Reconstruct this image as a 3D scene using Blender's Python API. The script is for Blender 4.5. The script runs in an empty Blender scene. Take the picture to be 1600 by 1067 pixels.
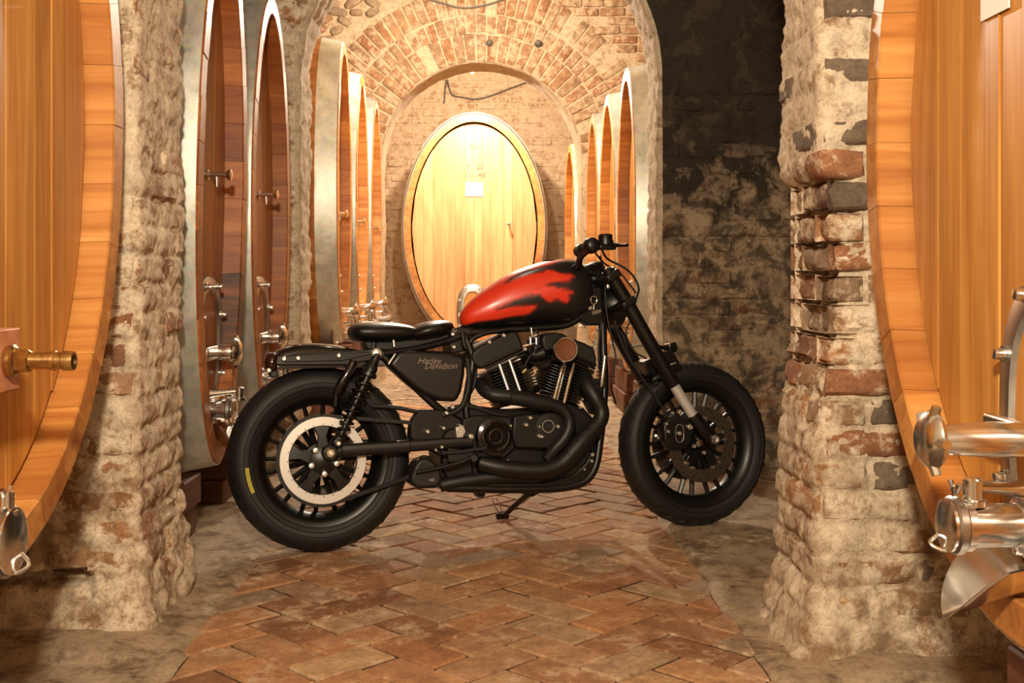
import bpy, bmesh, math, random
from math import sin, cos, pi, sqrt, radians, atan2, hypot
from mathutils import Vector, Matrix, noise

random.seed(7)
scene = bpy.context.scene
COL = scene.collection

# ------------------------------------------------------------------ camera
CAM_H = 1.006
F_PX = 1750.0
VPX, VPY = 757.0, 430.0
cam_data = bpy.data.cameras.new('camera')
cam_data.sensor_width = 36.0
cam_data.lens = 36.0 * F_PX / 1600.0
cam_data.shift_x = (800 - VPX) / 1600.0
cam_data.shift_y = -(533.5 - VPY) / 1600.0
cam_data.clip_end = 100
cam = bpy.data.objects.new('camera', cam_data)
cam.location = (0, 0, CAM_H)
cam.rotation_euler = (radians(90), 0, 0)
COL.objects.link(cam)
scene.camera = cam

# ------------------------------------------------------------------ world, exposure
world = bpy.data.worlds.new('world')
scene.world = world
world.use_nodes = True
world.node_tree.nodes['Background'].inputs[0].default_value = (1.0, 0.8, 0.6, 1)
world.node_tree.nodes['Background'].inputs[1].default_value = 0.008
scene.view_settings.view_transform = 'Standard'
scene.view_settings.look = 'None'
scene.view_settings.gamma = 1.0
scene.view_settings.exposure = 0.0
scene.view_settings.use_curve_mapping = False

WARM = (1.0, 0.86, 0.68)


def light(name, kind, loc, power, color=WARM, size=0.05, rot=None, **kw):
    d = bpy.data.lights.new(name, kind)
    d.energy = power
    d.color = color
    if kind == 'AREA':
        d.size = size
    else:
        d.shadow_soft_size = size
    for k, v in kw.items():
        setattr(d, k, v)
    o = bpy.data.objects.new(name, d)
    o.location = loc
    if rot:
        o.rotation_euler = rot
    COL.objects.link(o)
    return o


# the photographer's lamp, just over the camera
light('studio_light', 'POINT', (-0.12, -0.10, 1.95), 420, (1.0, 0.855, 0.64), 0.09)
# two cellar lamps hanging under the vaults, then two unseen lights without fixtures
light('bay_light', 'POINT', (-0.16, 8.3, 3.10), 330, (1.0, 0.86, 0.68), 0.05)
light('arch_light', 'POINT', (-0.13, 11.95, 3.16), 400, (1.0, 0.85, 0.66), 0.05)
light('near_bay_fill', 'POINT', (-0.15, 4.9, 3.15), 16, (1.0, 0.84, 0.64), 0.06)  # unseen weak light over the bike's bay, no lamp hangs here
light('entrance_fill', 'POINT', (0.0, 0.9, 3.0), 22, (1.0, 0.86, 0.68), 0.08)  # unseen fill light added above the entrance, no lamp hangs here


# ------------------------------------------------------------------ object helpers
def tag(o, label=None, cat=None, group=None, kind=None):
    if label: o['label'] = label
    if cat: o['category'] = cat
    if group: o['group'] = group
    if kind: o['kind'] = kind
    return o


def empty(name, loc=(0, 0, 0), rz=0.0, parent=None):
    o = bpy.data.objects.new(name, None)
    o.location = loc
    o.rotation_euler = (0, 0, rz)
    o.empty_display_size = 0.1
    COL.objects.link(o)
    if parent: o.parent = parent
    return o


def mesh_obj(name, verts, faces, mat, parent=None, smooth=40, bevel=0, seg=2):
    me = bpy.data.meshes.new(name)
    me.from_pydata([tuple(v) for v in verts], [], faces)
    me.update()
    if isinstance(mat, (list, tuple)):
        for m in mat: me.materials.append(m)
    elif mat:
        me.materials.append(mat)
    if smooth:
        for p in me.polygons: p.use_smooth = True
        me.set_sharp_from_angle(angle=radians(smooth))
    o = bpy.data.objects.new(name, me)
    COL.objects.link(o)
    if parent: o.parent = parent
    if bevel:
        b = o.modifiers.new('bevel', 'BEVEL')
        b.width = bevel; b.segments = seg; b.limit_method = 'ANGLE'; b.angle_limit = radians(35)
    return o


def catmull(pts, n=6):
    pts = [Vector(p) for p in pts]
    if len(pts) < 3: return pts
    out = []
    for i in range(len(pts) - 1):
        p0 = pts[i - 1] if i else pts[0] * 2 - pts[1]
        p1, p2 = pts[i], pts[i + 1]
        p3 = pts[i + 2] if i + 2 < len(pts) else pts[-1] * 2 - pts[-2]
        for k in range(n):
            t = k / n
            out.append(0.5 * ((2 * p1) + (-p0 + p2) * t + (2 * p0 - 5 * p1 + 4 * p2 - p3) * t * t + (-p0 + 3 * p1 - 3 * p2 + p3) * t ** 3))
    out.append(pts[-1])
    return out


class MB:
    def __init__(s): s.v = []; s.f = []

    def add(s, verts, faces):
        b = len(s.v)
        s.v += [Vector(v) for v in verts]
        s.f += [tuple(b + i for i in f) for f in faces]
        return s

    def box(s, c, size, R=None):
        c = Vector(c); hx, hy, hz = size[0] / 2, size[1] / 2, size[2] / 2
        vs = [Vector((x, y, z)) for x in (-hx, hx) for y in (-hy, hy) for z in (-hz, hz)]
        if R: vs = [R @ v for v in vs]
        return s.add([c + v for v in vs], [(0, 1, 3, 2), (4, 6, 7, 5), (0, 4, 5, 1), (2, 3, 7, 6), (0, 2, 6, 4), (1, 5, 7, 3)])

    def tube(s, pts, r, seg=12, n=0, caps=True):
        pts = [Vector(p) for p in pts]
        m = len(pts)
        rs = list(r) if isinstance(r, (list, tuple)) else [r] * m
        if n:
            P = catmull(pts, n)
            R = []
            for i in range(len(P)):
                t = i / n; k = min(int(t), m - 2); f = t - k
                R.append(rs[k] * (1 - f) + rs[k + 1] * f)
            pts, rs = P, R
        T = []
        for i in range(len(pts)):
            d = pts[min(i + 1, len(pts) - 1)] - pts[max(i - 1, 0)]
            T.append(d.normalized() if d.length > 1e-9 else Vector((0, 0, 1)))
        u = T[0].orthogonal().normalized()
        vs = []
        for i, p in enumerate(pts):
            u = (u - T[i] * u.dot(T[i])).normalized()
            w = T[i].cross(u)
            for k in range(seg):
                a = 2 * pi * k / seg
                vs.append(p + (u * cos(a) + w * sin(a)) * rs[i])
        fs = []
        for i in range(len(pts) - 1):
            for k in range(seg):
                a, b = i * seg + k, i * seg + (k + 1) % seg
                fs.append((a, b, b + seg, a + seg))
        if caps:
            fs.append(tuple(reversed(range(seg))))
            fs.append(tuple((len(pts) - 1) * seg + k for k in range(seg)))
        return s.add(vs, fs)

    def lathe(s, prof, c, ax, seg=24, u=None, a0=0.0, a1=2 * pi, close=False):
        """prof: list of (radius, distance along axis)"""
        c = Vector(c); ax = Vector(ax).normalized()
        u = (Vector(u) if u else ax.orthogonal()).normalized()
        w = ax.cross(u)
        full = abs(a1 - a0 - 2 * pi) < 1e-6
        m = seg if full else seg + 1
        vs = []
        for k in range(m):
            a = a0 + (a1 - a0) * k / seg
            e = u * cos(a) + w * sin(a)
            vs += [c + e * r + ax * h for r, h in prof]
        n = len(prof); fs = []
        for k in range(seg):
            b0, b1 = k * n, ((k + 1) % m) * n
            for i in range(n - 1 if not close else n):
                j = (i + 1) % n
                fs.append((b0 + i, b1 + i, b1 + j, b0 + j))
        return s.add(vs, fs)

    def prism(s, pa, pb):
        """two matching outlines joined"""
        n = len(pa)
        vs = [Vector(p) for p in pa] + [Vector(p) for p in pb]
        fs = [tuple(range(n)), tuple(reversed(range(n, 2 * n)))]
        for i in range(n):
            j = (i + 1) % n
            fs.append((i, i + n, j + n, j))
        return s.add(vs, fs)

    def build(s, name, mat, parent=None, **kw):
        o = mesh_obj(name, s.v, s.f, mat, parent, **kw)
        bm = bmesh.new(); bm.from_mesh(o.data)
        bmesh.ops.recalc_face_normals(bm, faces=bm.faces)
        bm.to_mesh(o.data); bm.free()
        if kw.get('smooth', 40):
            o.data.set_sharp_from_angle(angle=radians(kw.get('smooth', 40)))
        return o


def copy_tree(o, parent=None):
    c = o.copy(); COL.objects.link(c)
    if parent: c.parent = parent
    for ch in list(o.children): copy_tree(ch, c)
    return c


# ------------------------------------------------------------------ materials
def new_mat(name):
    m = bpy.data.materials.new(name); m.use_nodes = True
    nt = m.node_tree
    b = nt.nodes['Principled BSDF']
    return m, nt, b


def N(nt, t, **kw):
    n = nt.nodes.new(t)
    for k, v in kw.items():
        if k.startswith('i_'):
            n.inputs[k[2:].replace('_', ' ')].default_value = v
        else: setattr(n, k, v)
    return n


def ramp(nt, stops, fac=None, interp='LINEAR'):
    r = nt.nodes.new('ShaderNodeValToRGB')
    r.color_ramp.interpolation = interp
    el = r.color_ramp.elements
    while len(el) > 1: el.remove(el[-1])
    el[0].position, el[0].color = stops[0][0], (*stops[0][1], 1)
    for p, c in stops[1:]:
        e = el.new(p); e.color = (*c, 1)
    if fac: nt.links.new(fac, r.inputs[0])
    return r


def mixc(nt, fac, a, b, mode='MIX'):
    m = nt.nodes.new('ShaderNodeMix'); m.data_type = 'RGBA'; m.blend_type = mode
    for sock, v in ((m.inputs[0], fac), (m.inputs[6], a), (m.inputs[7], b)):
        if isinstance(v, bpy.types.NodeSocket): nt.links.new(v, sock)
        elif isinstance(v, (int, float)): sock.default_value = v
        else: sock.default_value = (*v, 1)
    return m.outputs[2]


def math_n(nt, op, a, b=0.0, clamp=False):
    m = nt.nodes.new('ShaderNodeMath'); m.operation = op; m.use_clamp = clamp
    for sock, v in ((m.inputs[0], a), (m.inputs[1], b)):
        if isinstance(v, bpy.types.NodeSocket): nt.links.new(v, sock)
        else: sock.default_value = v
    return m.outputs[0]


def noise_n(nt, vec, scale, detail=4, rough=0.55, dist=0.0):
    n = nt.nodes.new('ShaderNodeTexNoise')
    n.inputs['Scale'].default_value = scale
    n.inputs['Detail'].default_value = detail
    n.inputs['Roughness'].default_value = rough
    n.inputs['Distortion'].default_value = dist
    if vec: nt.links.new(vec, n.inputs['Vector'])
    return n.outputs['Fac']


def bump(nt, b, h, strength=0.5, dist=0.01):
    n = nt.nodes.new('ShaderNodeBump')
    n.inputs['Strength'].default_value = strength
    n.inputs['Distance'].default_value = dist
    nt.links.new(h, n.inputs['Height'])
    nt.links.new(n.outputs[0], b.inputs['Normal'])
    return n


def simple(name, col, rough=0.5, metal=0.0, bump_s=0.0, bump_scale=60, coat=0.0, vary=0.0):
    m, nt, b = new_mat(name)
    b.inputs['Roughness'].default_value = rough
    b.inputs['Metallic'].default_value = metal
    b.inputs['Coat Weight'].default_value = coat
    b.inputs['Coat Roughness'].default_value = 0.08
    tc = N(nt, 'ShaderNodeTexCoord')
    nz = noise_n(nt, tc.outputs['Object'], bump_scale, 3)
    lo = tuple(c * (1 - vary) for c in col); hi = tuple(min(1, c * (1 + vary)) for c in col)
    r = ramp(nt, [(0.3, lo), (0.7, hi)], nz)
    nt.links.new(r.outputs[0], b.inputs['Base Color'])
    if bump_s: bump(nt, b, nz, bump_s, 0.002)
    return m


def wood(name, axis, cols, rough=0.42, spread=1.0, scorch=False):
    """grain runs along local axis 0/1/2; board to board tint by object random"""
    m, nt, b = new_mat(name)
    tc = N(nt, 'ShaderNodeTexCoord')
    oi = N(nt, 'ShaderNodeObjectInfo')
    mp = N(nt, 'ShaderNodeMapping')
    sc = [22.0, 22.0, 22.0]; sc[axis] = 1.1
    mp.inputs['Scale'].default_value = sc
    off = N(nt, 'ShaderNodeCombineXYZ')
    r10 = math_n(nt, 'MULTIPLY', oi.outputs['Random'], 37.0)
    for i in range(3): nt.links.new(r10, off.inputs[i])
    va = N(nt, 'ShaderNodeVectorMath', operation='ADD')
    nt.links.new(tc.outputs['Object'], mp.inputs['Vector'])
    nt.links.new(mp.outputs[0], va.inputs[0]); nt.links.new(off.outputs[0], va.inputs[1])
    g = noise_n(nt, va.outputs[0], 1.0, 6, 0.6, 0.8)
    mp2 = N(nt, 'ShaderNodeMapping'); sc2 = [5.0, 5.0, 5.0]; sc2[axis] = 0.8
    mp2.inputs['Scale'].default_value = sc2
    nt.links.new(tc.outputs['Object'], mp2.inputs['Vector'])
    va2 = N(nt, 'ShaderNodeVectorMath', operation='ADD')
    nt.links.new(mp2.outputs[0], va2.inputs[0]); nt.links.new(off.outputs[0], va2.inputs[1])
    big = noise_n(nt, va2.outputs[0], 1.0, 3, 0.5, 1.5)
    c = ramp(nt, [(0.28, cols[0]), (0.5, cols[1]), (0.72, cols[2])], g)
    tint = ramp(nt, [(0.0, tuple(1 - 0.32 * spread * k for k in (0.8, 1.1, 1.25))), (0.35, (0.92, 0.88, 0.85)), (0.75, (1, 1, 1)), (1.0, (1.12, 1.14, 1.15))], oi.outputs['Random'])
    c1 = mixc(nt, 1.0, c.outputs[0], tint.outputs[0], 'MULTIPLY')
    bg = ramp(nt, [(0.3, (0.80, 0.74, 0.68)), (0.6, (1.06, 1.06, 1.06))], big)
    c2 = mixc(nt, 1.0, c1, bg.outputs[0], 'MULTIPLY')
    nt.links.new(c2, b.inputs['Base Color'])
    b.inputs['Roughness'].default_value = rough
    bump(nt, b, g, 0.12, 0.003)
    return m


def masonry(name, bricks, lime, cover=0.5, lime_dark=None, soot=None, scale=1.0, sheen_rough=0.9, bump_s=0.7, damp=None):
    """brick colours by object random, blotches of limewash by world position"""
    m, nt, b = new_mat(name)
    geo = N(nt, 'ShaderNodeNewGeometry')
    pos = geo.outputs['Position']
    oi = N(nt, 'ShaderNodeObjectInfo')
    fine = noise_n(nt, pos, 90 * scale, 6, 0.75)
    mid = noise_n(nt, pos, 16 * scale, 8, 0.72, 0.15)
    big = noise_n(nt, pos, 4.2 * scale, 7, 0.68, 0.15)
    n = len(bricks)
    rb = ramp(nt, [(i / max(1, n - 1), c) for i, c in enumerate(bricks)], oi.outputs['Random'])
    v = ramp(nt, [(0.3, (0.6, 0.55, 0.52)), (0.65, (1.2, 1.15, 1.1))], mid)
    br = mixc(nt, 1.0, rb.outputs[0], v.outputs[0], 'MULTIPLY')
    ld = lime_dark or tuple(c * 0.45 for c in lime)
    lm = ramp(nt, [(0.30, ld), (0.52, lime), (0.75, tuple(min(1, c * 1.18) for c in lime))], mid)
    mk = math_n(nt, 'ADD', math_n(nt, 'MULTIPLY', mid, 0.65), math_n(nt, 'MULTIPLY', big, 0.55))
    t = 0.60 + (0.5 - cover) * 0.42
    mask = ramp(nt, [(max(0, t - 0.045), (0, 0, 0)), (min(1, t + 0.045), (1, 1, 1))], mk)
    c = mixc(nt, mask.outputs[0], br, lm.outputs[0])
    if soot:
        # soot=(z0,z1,colour,strength) real smoke staining on the upper wall
        sx = N(nt, 'ShaderNodeSeparateXYZ'); nt.links.new(pos, sx.inputs[0])
        zz = math_n(nt, 'ADD', sx.outputs[2], math_n(nt, 'MULTIPLY', big, 0.9))
        lo, hi = soot[0] + 0.45, soot[1] + 0.45
        s1 = math_n(nt, 'DIVIDE', math_n(nt, 'SUBTRACT', zz, lo), hi - lo, True)
        bl = ramp(nt, [(0.45, (0, 0, 0)), (0.56, (1, 1, 1))], noise_n(nt, pos, 7.0, 6, 0.65, 0.6))
        s2 = math_n(nt, 'ADD', math_n(nt, 'MULTIPLY', s1, 0.93), math_n(nt, 'MULTIPLY', bl.outputs[0], 0.80), True)
        c = mixc(nt, math_n(nt, 'MULTIPLY', s2, soot[3]), c, soot[2])
    if damp:
        # rising damp and dirt near the floor: (height, colour)
        sx = N(nt, 'ShaderNodeSeparateXYZ'); nt.links.new(pos, sx.inputs[0])
        low = math_n(nt, 'SUBTRACT', 1.0, math_n(nt, 'DIVIDE', sx.outputs[2], damp[0]), True)
        bl = ramp(nt, [(0.46, (0, 0, 0)), (0.60, (1, 1, 1))], noise_n(nt, pos, 6.5, 8, 0.7, 0.3))
        k = math_n(nt, 'MULTIPLY', math_n(nt, 'POWER', low, 0.5), math_n(nt, 'ADD', math_n(nt, 'MULTIPLY', bl.outputs[0], 0.75), 0.12), True)
        c = mixc(nt, k, c, damp[1])
    f2 = ramp(nt, [(0.33, (0.66, 0.62, 0.58)), (0.5, (1, 1, 1)), (0.7, (1.12, 1.12, 1.12))], fine)
    c = mixc(nt, 1.0, c, f2.outputs[0], 'MULTIPLY')
    nt.links.new(c, b.inputs['Base Color'])
    b.inputs['Roughness'].default_value = sheen_rough
    h = math_n(nt, 'ADD', math_n(nt, 'MULTIPLY', fine, 0.45), math_n(nt, 'MULTIPLY', mid, 0.8))
    bump(nt, b, h, bump_s, 0.018)
    return m


M = {}
ORANGE = [(0.42, 0.165, 0.032), (0.57, 0.262, 0.058), (0.66, 0.345, 0.092)]
M['head_wood'] = wood('head_wood', 2, ORANGE, 0.38, 0.45)
M['stave_wood'] = wood('stave_wood', 0, [(0.38, 0.135, 0.030), (0.58, 0.25, 0.062), (0.70, 0.36, 0.11)], 0.42, 1.0)
M['dark_head_wood'] = wood('dark_head_wood', 2, [(0.26, 0.085, 0.018), (0.36, 0.125, 0.028), (0.45, 0.18, 0.045)], 0.38, 0.6)
M['dark_stave_wood'] = wood('dark_stave_wood', 0, [(0.24, 0.07, 0.018), (0.40, 0.13, 0.03), (0.52, 0.20, 0.055)], 0.42, 1.3)
M['pale_head_wood'] = wood('pale_head_wood', 2, [(0.60, 0.33, 0.13), (0.70, 0.41, 0.18), (0.77, 0.49, 0.24)], 0.45, 0.4)
M['beam_wood'] = wood('beam_wood', 1, [(0.10, 0.035, 0.018), (0.16, 0.06, 0.03), (0.22, 0.09, 0.045)], 0.6, 0.6)
M['block_wood'] = wood('block_wood', 0, [(0.40, 0.14, 0.06), (0.55, 0.22, 0.10), (0.60, 0.30, 0.16)], 0.55, 0.3)
CREAM = (0.84, 0.70, 0.52)
DAMP = (0.85, (0.24, 0.135, 0.055))
M['pillar_plaster'] = masonry('pillar_plaster', [(0.45, 0.27, 0.15), (0.50, 0.34, 0.20)], CREAM, 0.74, (0.46, 0.32, 0.20), damp=DAMP)
M['pillar_brick'] = masonry('pillar_brick', [(0.40, 0.20, 0.11), (0.50, 0.26, 0.14), (0.44, 0.30, 0.18), (0.60, 0.29, 0.13), (0.40, 0.26, 0.15)], CREAM, 0.52, (0.46, 0.31, 0.18), damp=DAMP)
M['grey_brick'] = masonry('grey_brick', [(0.17, 0.13, 0.095), (0.24, 0.19, 0.14), (0.21, 0.15, 0.10)], CREAM, 0.12, (0.30, 0.24, 0.17))
M['raw_brick'] = masonry('raw_brick', [(0.34, 0.15, 0.075), (0.46, 0.22, 0.11), (0.26, 0.15, 0.09), (0.50, 0.30, 0.18), (0.33, 0.24, 0.16)], CREAM, 0.38, (0.34, 0.21, 0.11))
M['arch_mortar'] = masonry('arch_mortar', [(0.5, 0.38, 0.24)], (0.62, 0.47, 0.30), 0.75, (0.36, 0.24, 0.13))
M['arch_brick'] = masonry('arch_brick', [(0.34, 0.15, 0.065), (0.42, 0.22, 0.105), (0.38, 0.25, 0.14), (0.46, 0.27, 0.14), (0.36, 0.22, 0.12)], (0.55, 0.40, 0.25), 0.46, (0.36, 0.24, 0.13))
M['rubble'] = masonry('rubble', [(0.33, 0.25, 0.16), (0.40, 0.30, 0.19), (0.38, 0.20, 0.10)], (0.50, 0.37, 0.24), 0.3)
M['end_mortar'] = masonry('end_mortar', [(0.5, 0.38, 0.24)], (0.62, 0.46, 0.30), 0.8, (0.45, 0.28, 0.17))
M['end_brick'] = masonry('end_brick', [(0.48, 0.27, 0.15), (0.55, 0.38, 0.22)], (0.62, 0.46, 0.30), 0.6, (0.46, 0.27, 0.15))
SOOT = (1.35, 1.75, (0.022, 0.017, 0.012), 0.95)
M['soot_mortar'] = masonry('soot_mortar', [(0.3, 0.2, 0.12)], (0.46, 0.34, 0.22), 0.7, (0.15, 0.105, 0.068), SOOT)
M['soot_brick'] = masonry('soot_brick', [(0.28, 0.165, 0.09), (0.34, 0.23, 0.14), (0.20, 0.14, 0.09), (0.34, 0.18, 0.09)], (0.50, 0.37, 0.24), 0.55, (0.19, 0.135, 0.085), SOOT)
M['vault'] = masonry('vault', [(0.4, 0.3, 0.2)], (0.42, 0.32, 0.22), 0.7)
M['floor_brick'] = masonry('floor_brick', [(0.26, 0.125, 0.06), (0.50, 0.26, 0.12), (0.33, 0.24, 0.155), (0.56, 0.27, 0.11), (0.47, 0.33, 0.20), (0.38, 0.17, 0.075), (0.54, 0.36, 0.20)], (0.54, 0.39, 0.25), 0.33, (0.26, 0.18, 0.11), None, 0.7, 0.78, 0.35)
M['floor_dirt'] = masonry('floor_dirt', [(0.24, 0.165, 0.10)], (0.42, 0.31, 0.20), 0.62, (0.25, 0.175, 0.11), None, 0.6, 0.8, 0.5)
M['floor_joint'] = masonry('floor_joint', [(0.08, 0.045, 0.025)], (0.16, 0.10, 0.06), 0.4, (0.06, 0.035, 0.02))


def galvanised():
    m, nt, b = new_mat('galvanised_steel')
    tc = N(nt, 'ShaderNodeTexCoord')
    v = N(nt, 'ShaderNodeTexVoronoi'); v.inputs['Scale'].default_value = 55
    nt.links.new(tc.outputs['Object'], v.inputs['Vector'])
    nz = noise_n(nt, tc.outputs['Object'], 9, 5, 0.6, 0.4)
    c = ramp(nt, [(0.3, (0.46, 0.47, 0.42)), (0.5, (0.64, 0.64, 0.58)), (0.7, (0.78, 0.77, 0.70))], nz)
    c2 = mixc(nt, 0.12, c.outputs[0], v.outputs['Color'], 'OVERLAY')
    nt.links.new(c2, b.inputs['Base Color'])
    b.inputs['Metallic'].default_value = 0.7
    r = ramp(nt, [(0.3, (0.34,) * 3), (0.7, (0.46,) * 3)], nz)
    nt.links.new(r.outputs[0], b.inputs['Roughness'])
    return m


M['galvanised'] = galvanised()
M['steel'] = simple('polished_steel', (0.78, 0.77, 0.74), 0.20, 1.0, 0.05, 14, 0, 0.12)
M['brushed'] = simple('brushed_steel', (0.46, 0.44, 0.41), 0.33, 1.0, 0.08, 20, 0, 0.15)
M['brass'] = simple('old_brass', (0.50, 0.33, 0.13), 0.34, 1.0, 0.15, 60, 0, 0.35)
M['card'] = simple('white_card', (0.85, 0.83, 0.78), 0.7)
M['ink'] = simple('burnt_ink', (0.20, 0.15, 0.10), 0.8)
M['cable'] = simple('grey_cable', (0.12, 0.10, 0.08), 0.6)
M['lamp_metal'] = simple('lamp_metal', (0.3, 0.3, 0.28), 0.4, 1.0)
M['blk_satin'] = simple('satin_black_paint', (0.0055, 0.005, 0.0045), 0.36, 0.0, 0.03, 200)
M['blk_matt'] = simple('matt_black_paint', (0.008, 0.0075, 0.0065), 0.50, 0.0, 0.1, 300)
M['blk_gloss'] = simple('gloss_black_paint', (0.004, 0.004, 0.004), 0.16, 0.0, 0, 60, 0.6)
M['blk_exhaust'] = simple('black_exhaust_coating', (0.010, 0.0095, 0.0085), 0.46, 0.1, 0.08, 300, 0, 0.1)
M['leather'] = simple('black_leather', (0.006, 0.0055, 0.005), 0.34, 0.0, 0.35, 160)
M['rubber'] = simple('tyre_rubber', (0.009, 0.0085, 0.008), 0.60, 0.0, 0.1, 120, 0, 0.2)
M['fin'] = simple('black_cast_fin', (0.011, 0.010, 0.009), 0.42, 0.2, 0.1, 200)
M['chrome'] = simple('chrome', (0.80, 0.78, 0.74), 0.10, 1.0)
M['bolt'] = simple('bolt_steel', (0.85, 0.83, 0.78), 0.36, 1.0)
M['ring_metal'] = simple('machined_ring', (0.80, 0.76, 0.70), 0.48, 0.25, 0.03, 100)
M['disc_metal'] = simple('brake_disc_steel', (0.20, 0.17, 0.14), 0.36, 0.9, 0.05, 100, 0, 0.2)
M['fork_metal'] = simple('fork_tube_chrome', (0.85, 0.83, 0.80), 0.34, 0.55)
M['filter'] = simple('oiled_filter_mesh', (0.20, 0.065, 0.02), 0.55, 0.2, 0.9, 260, 0, 0.5)
M['gold'] = simple('gold_nut', (0.55, 0.45, 0.25), 0.3, 1.0)
M['yellow'] = simple('yellow_chalk', (0.45, 0.38, 0.06), 0.8)
M['red_glass'] = simple('smoked_lens', (0.03, 0.008, 0.005), 0.12, 0, 0, 50, 0.5)
M['script'] = simple('silver_script', (0.28, 0.22, 0.16), 0.4, 0.5)


def tank_paint():
    m, nt, b = new_mat('red_tank_paint')
    a = N(nt, 'ShaderNodeAttribute', attribute_name='paint')
    r = ramp(nt, [(0.0, (0.80, 0.045, 0.014)), (0.5, (0.22, 0.016, 0.008)), (1.0, (0.014, 0.012, 0.011))], a.outputs['Fac'])
    nt.links.new(r.outputs[0], b.inputs['Base Color'])
    b.inputs['Roughness'].default_value = 0.30
    b.inputs['Coat Weight'].default_value = 0.3
    b.inputs['Coat Roughness'].default_value = 0.25
    return m


M['tank'] = tank_paint()


def emission(name, col, s):
    m, nt, b = new_mat(name)
    b.inputs['Emission Color'].default_value = (*col, 1)
    b.inputs['Emission Strength'].default_value = s
    b.inputs['Base Color'].default_value = (*col, 1)
    return m


M['bulb'] = emission('lit_bulb', (1.0, 0.86, 0.62), 60)


def fbm(p, s, o=4):
    return noise.fractal(Vector(p) * s, 1.0, 2.0, o)

# ================================================================== SETTING
OX_L, OX_R = -0.97, 0.90          # corridor faces of the pillars
Y_END = 14.35


class Arch:
    """an arch wall: opening with left/right jambs, swept profile front face / soffit / back face"""

    def __init__(s, xl, xr, y0, y1, zs, rc=0.035):
        s.xl, s.xr, s.y0, s.y1, s.zs, s.rc = xl, xr, y0, y1, zs, rc
        s.r = (xr - xl) / 2; s.xc = (xl + xr) / 2
        s.L = 2 * zs + pi * s.r; s.D = y1 - y0

    def edge(s, t):
        if t < s.zs: return s.xl, t, -1.0, 0.0
        if t > s.L - s.zs: return s.xr, s.L - t, 1.0, 0.0
        a = pi - (t - s.zs) / s.r
        return s.xc + s.r * cos(a), s.zs + s.r * sin(a), cos(a), sin(a)

    def P(s, t, v, d):
        x, z, nx, nz = s.edge(t)
        rc = s.rc
        e = max(rc + d, 0.012); sh = e - (rc + d)          # hollowed corners keep a small radius
        if v < -rc: k, y = max(-v, rc + sh), s.y0 - d
        elif v < rc:
            a = (v + rc) / (2 * rc) * pi / 2
            k, y = rc + sh - e * sin(a), s.y0 + rc + sh - e * cos(a)
        elif v <= s.D - rc: k, y = -d, max(s.y0 + v, s.y0 + rc + sh)
        elif v <= s.D + rc:
            a = (v - s.D + rc) / (2 * rc) * pi / 2
            k, y = rc - (rc + d) * cos(a), s.y1 - rc + (rc + d) * sin(a)
        else: k, y = v - s.D, s.y1 + d
        return Vector((x + nx * k, y, z + nz * k))

    def surface(s, name, mat, disp, t0, t1, v0, v1, dt, dv):
        nt_ = max(2, int((t1 - t0) / dt)); nv = max(2, int((v1 - v0) / dv))
        vs = []; fs = []
        for i in range(nt_ + 1):
            t = t0 + (t1 - t0) * i / nt_
            for j in range(nv + 1):
                v = v0 + (v1 - v0) * j / nv
                p = s.P(t, v, 0)
                vs.append(s.P(t, v, disp(t, v, p)))
        w = nv + 1
        for i in range(nt_):
            for j in range(nv):
                a = i * w + j
                fs.append((a, a + 1, a + w + 1, a + w))
        o = mesh_obj(name, vs, fs, mat, smooth=60)
        o['kind'] = 'structure'
        return o

    def brick(s, t0, t1, v0, v1, disp, proud, mat, parent, depth=0.03, rough=0.009, name='brick', res=(3, 5), rnd=0.009):
        """one brick lying in the surface: outer face follows the wall, worn edges, skirts going in"""
        nt_, nv = res
        ts = [t0, t0 + rnd] + [t0 + (t1 - t0) * i / nt_ for i in range(1, nt_)] + [t1 - rnd, t1]
        vv = [v0, v0 + rnd] + [v0 + (v1 - v0) * i / nv for i in range(1, nv)] + [v1 - rnd, v1]
        vs = []; fs = []
        A, B = len(ts), len(vv)
        for i, t in enumerate(ts):
            for j, v in enumerate(vv):
                p = s.P(t, v, 0)
                e = (i in (0, A - 1)) or (j in (0, B - 1))
                d = disp(t, v, p) * 0.6 + proud + rough * fbm(p, 22, 3)
                if e: d -= 0.009
                jt = 0.006 * fbm(p + Vector((9, 3, 1)), 17, 2) if e else 0
                vs.append(s.P(t + jt, v + jt, d))
        for i in range(A - 1):
            for j in range(B - 1):
                a = i * B + j
                fs.append((a, a + 1, a + B + 1, a + B))
        rim = [j for j in range(B)] + [i * B + B - 1 for i in range(1, A)] + [(A - 1) * B + j for j in range(B - 2, -1, -1)] + [i * B for i in range(A - 2, 0, -1)]
        base = len(vs)
        prm = {}
        for i, t in enumerate(ts):
            for j, v in enumerate(vv): prm[i * B + j] = (t, v)
        for r_ in rim:
            t, v = prm[r_]
            vs.append(s.P(t, v, -depth))
        n = len(rim)
        for k in range(n):
            k2 = (k + 1) % n
            fs.append((rim[k2], rim[k], base + k, base + k2))
        return mesh_obj(name, vs, fs, mat, parent, smooth=50)


def relief(t, v, ch=0.082, bl=0.262, deep=0.011):
    """soft brick courses that show through the plaster"""
    c = t / ch; row = math.floor(c); fr = c - row
    u = v / bl + (0.5 if row % 2 else 0.0); fu = u - math.floor(u)
    a = min(fr, 1 - fr) * ch; b = min(fu, 1 - fu) * bl
    e = min(a, b)
    return -deep * max(0.0, 1 - e / 0.017)


def cfun(*pts):
    def f(x):
        if x <= pts[0][0]: return pts[0][1]
        for (a, b), (c, d) in zip(pts, pts[1:]):
            if x <= c: return b + (d - b) * (x - a) / (c - a)
        return pts[-1][1]
    return f


# ---- near arch: the two ragged pillars
near = Arch(OX_L, 0.875, 3.14, 3.62, 2.05, 0.03)
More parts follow.
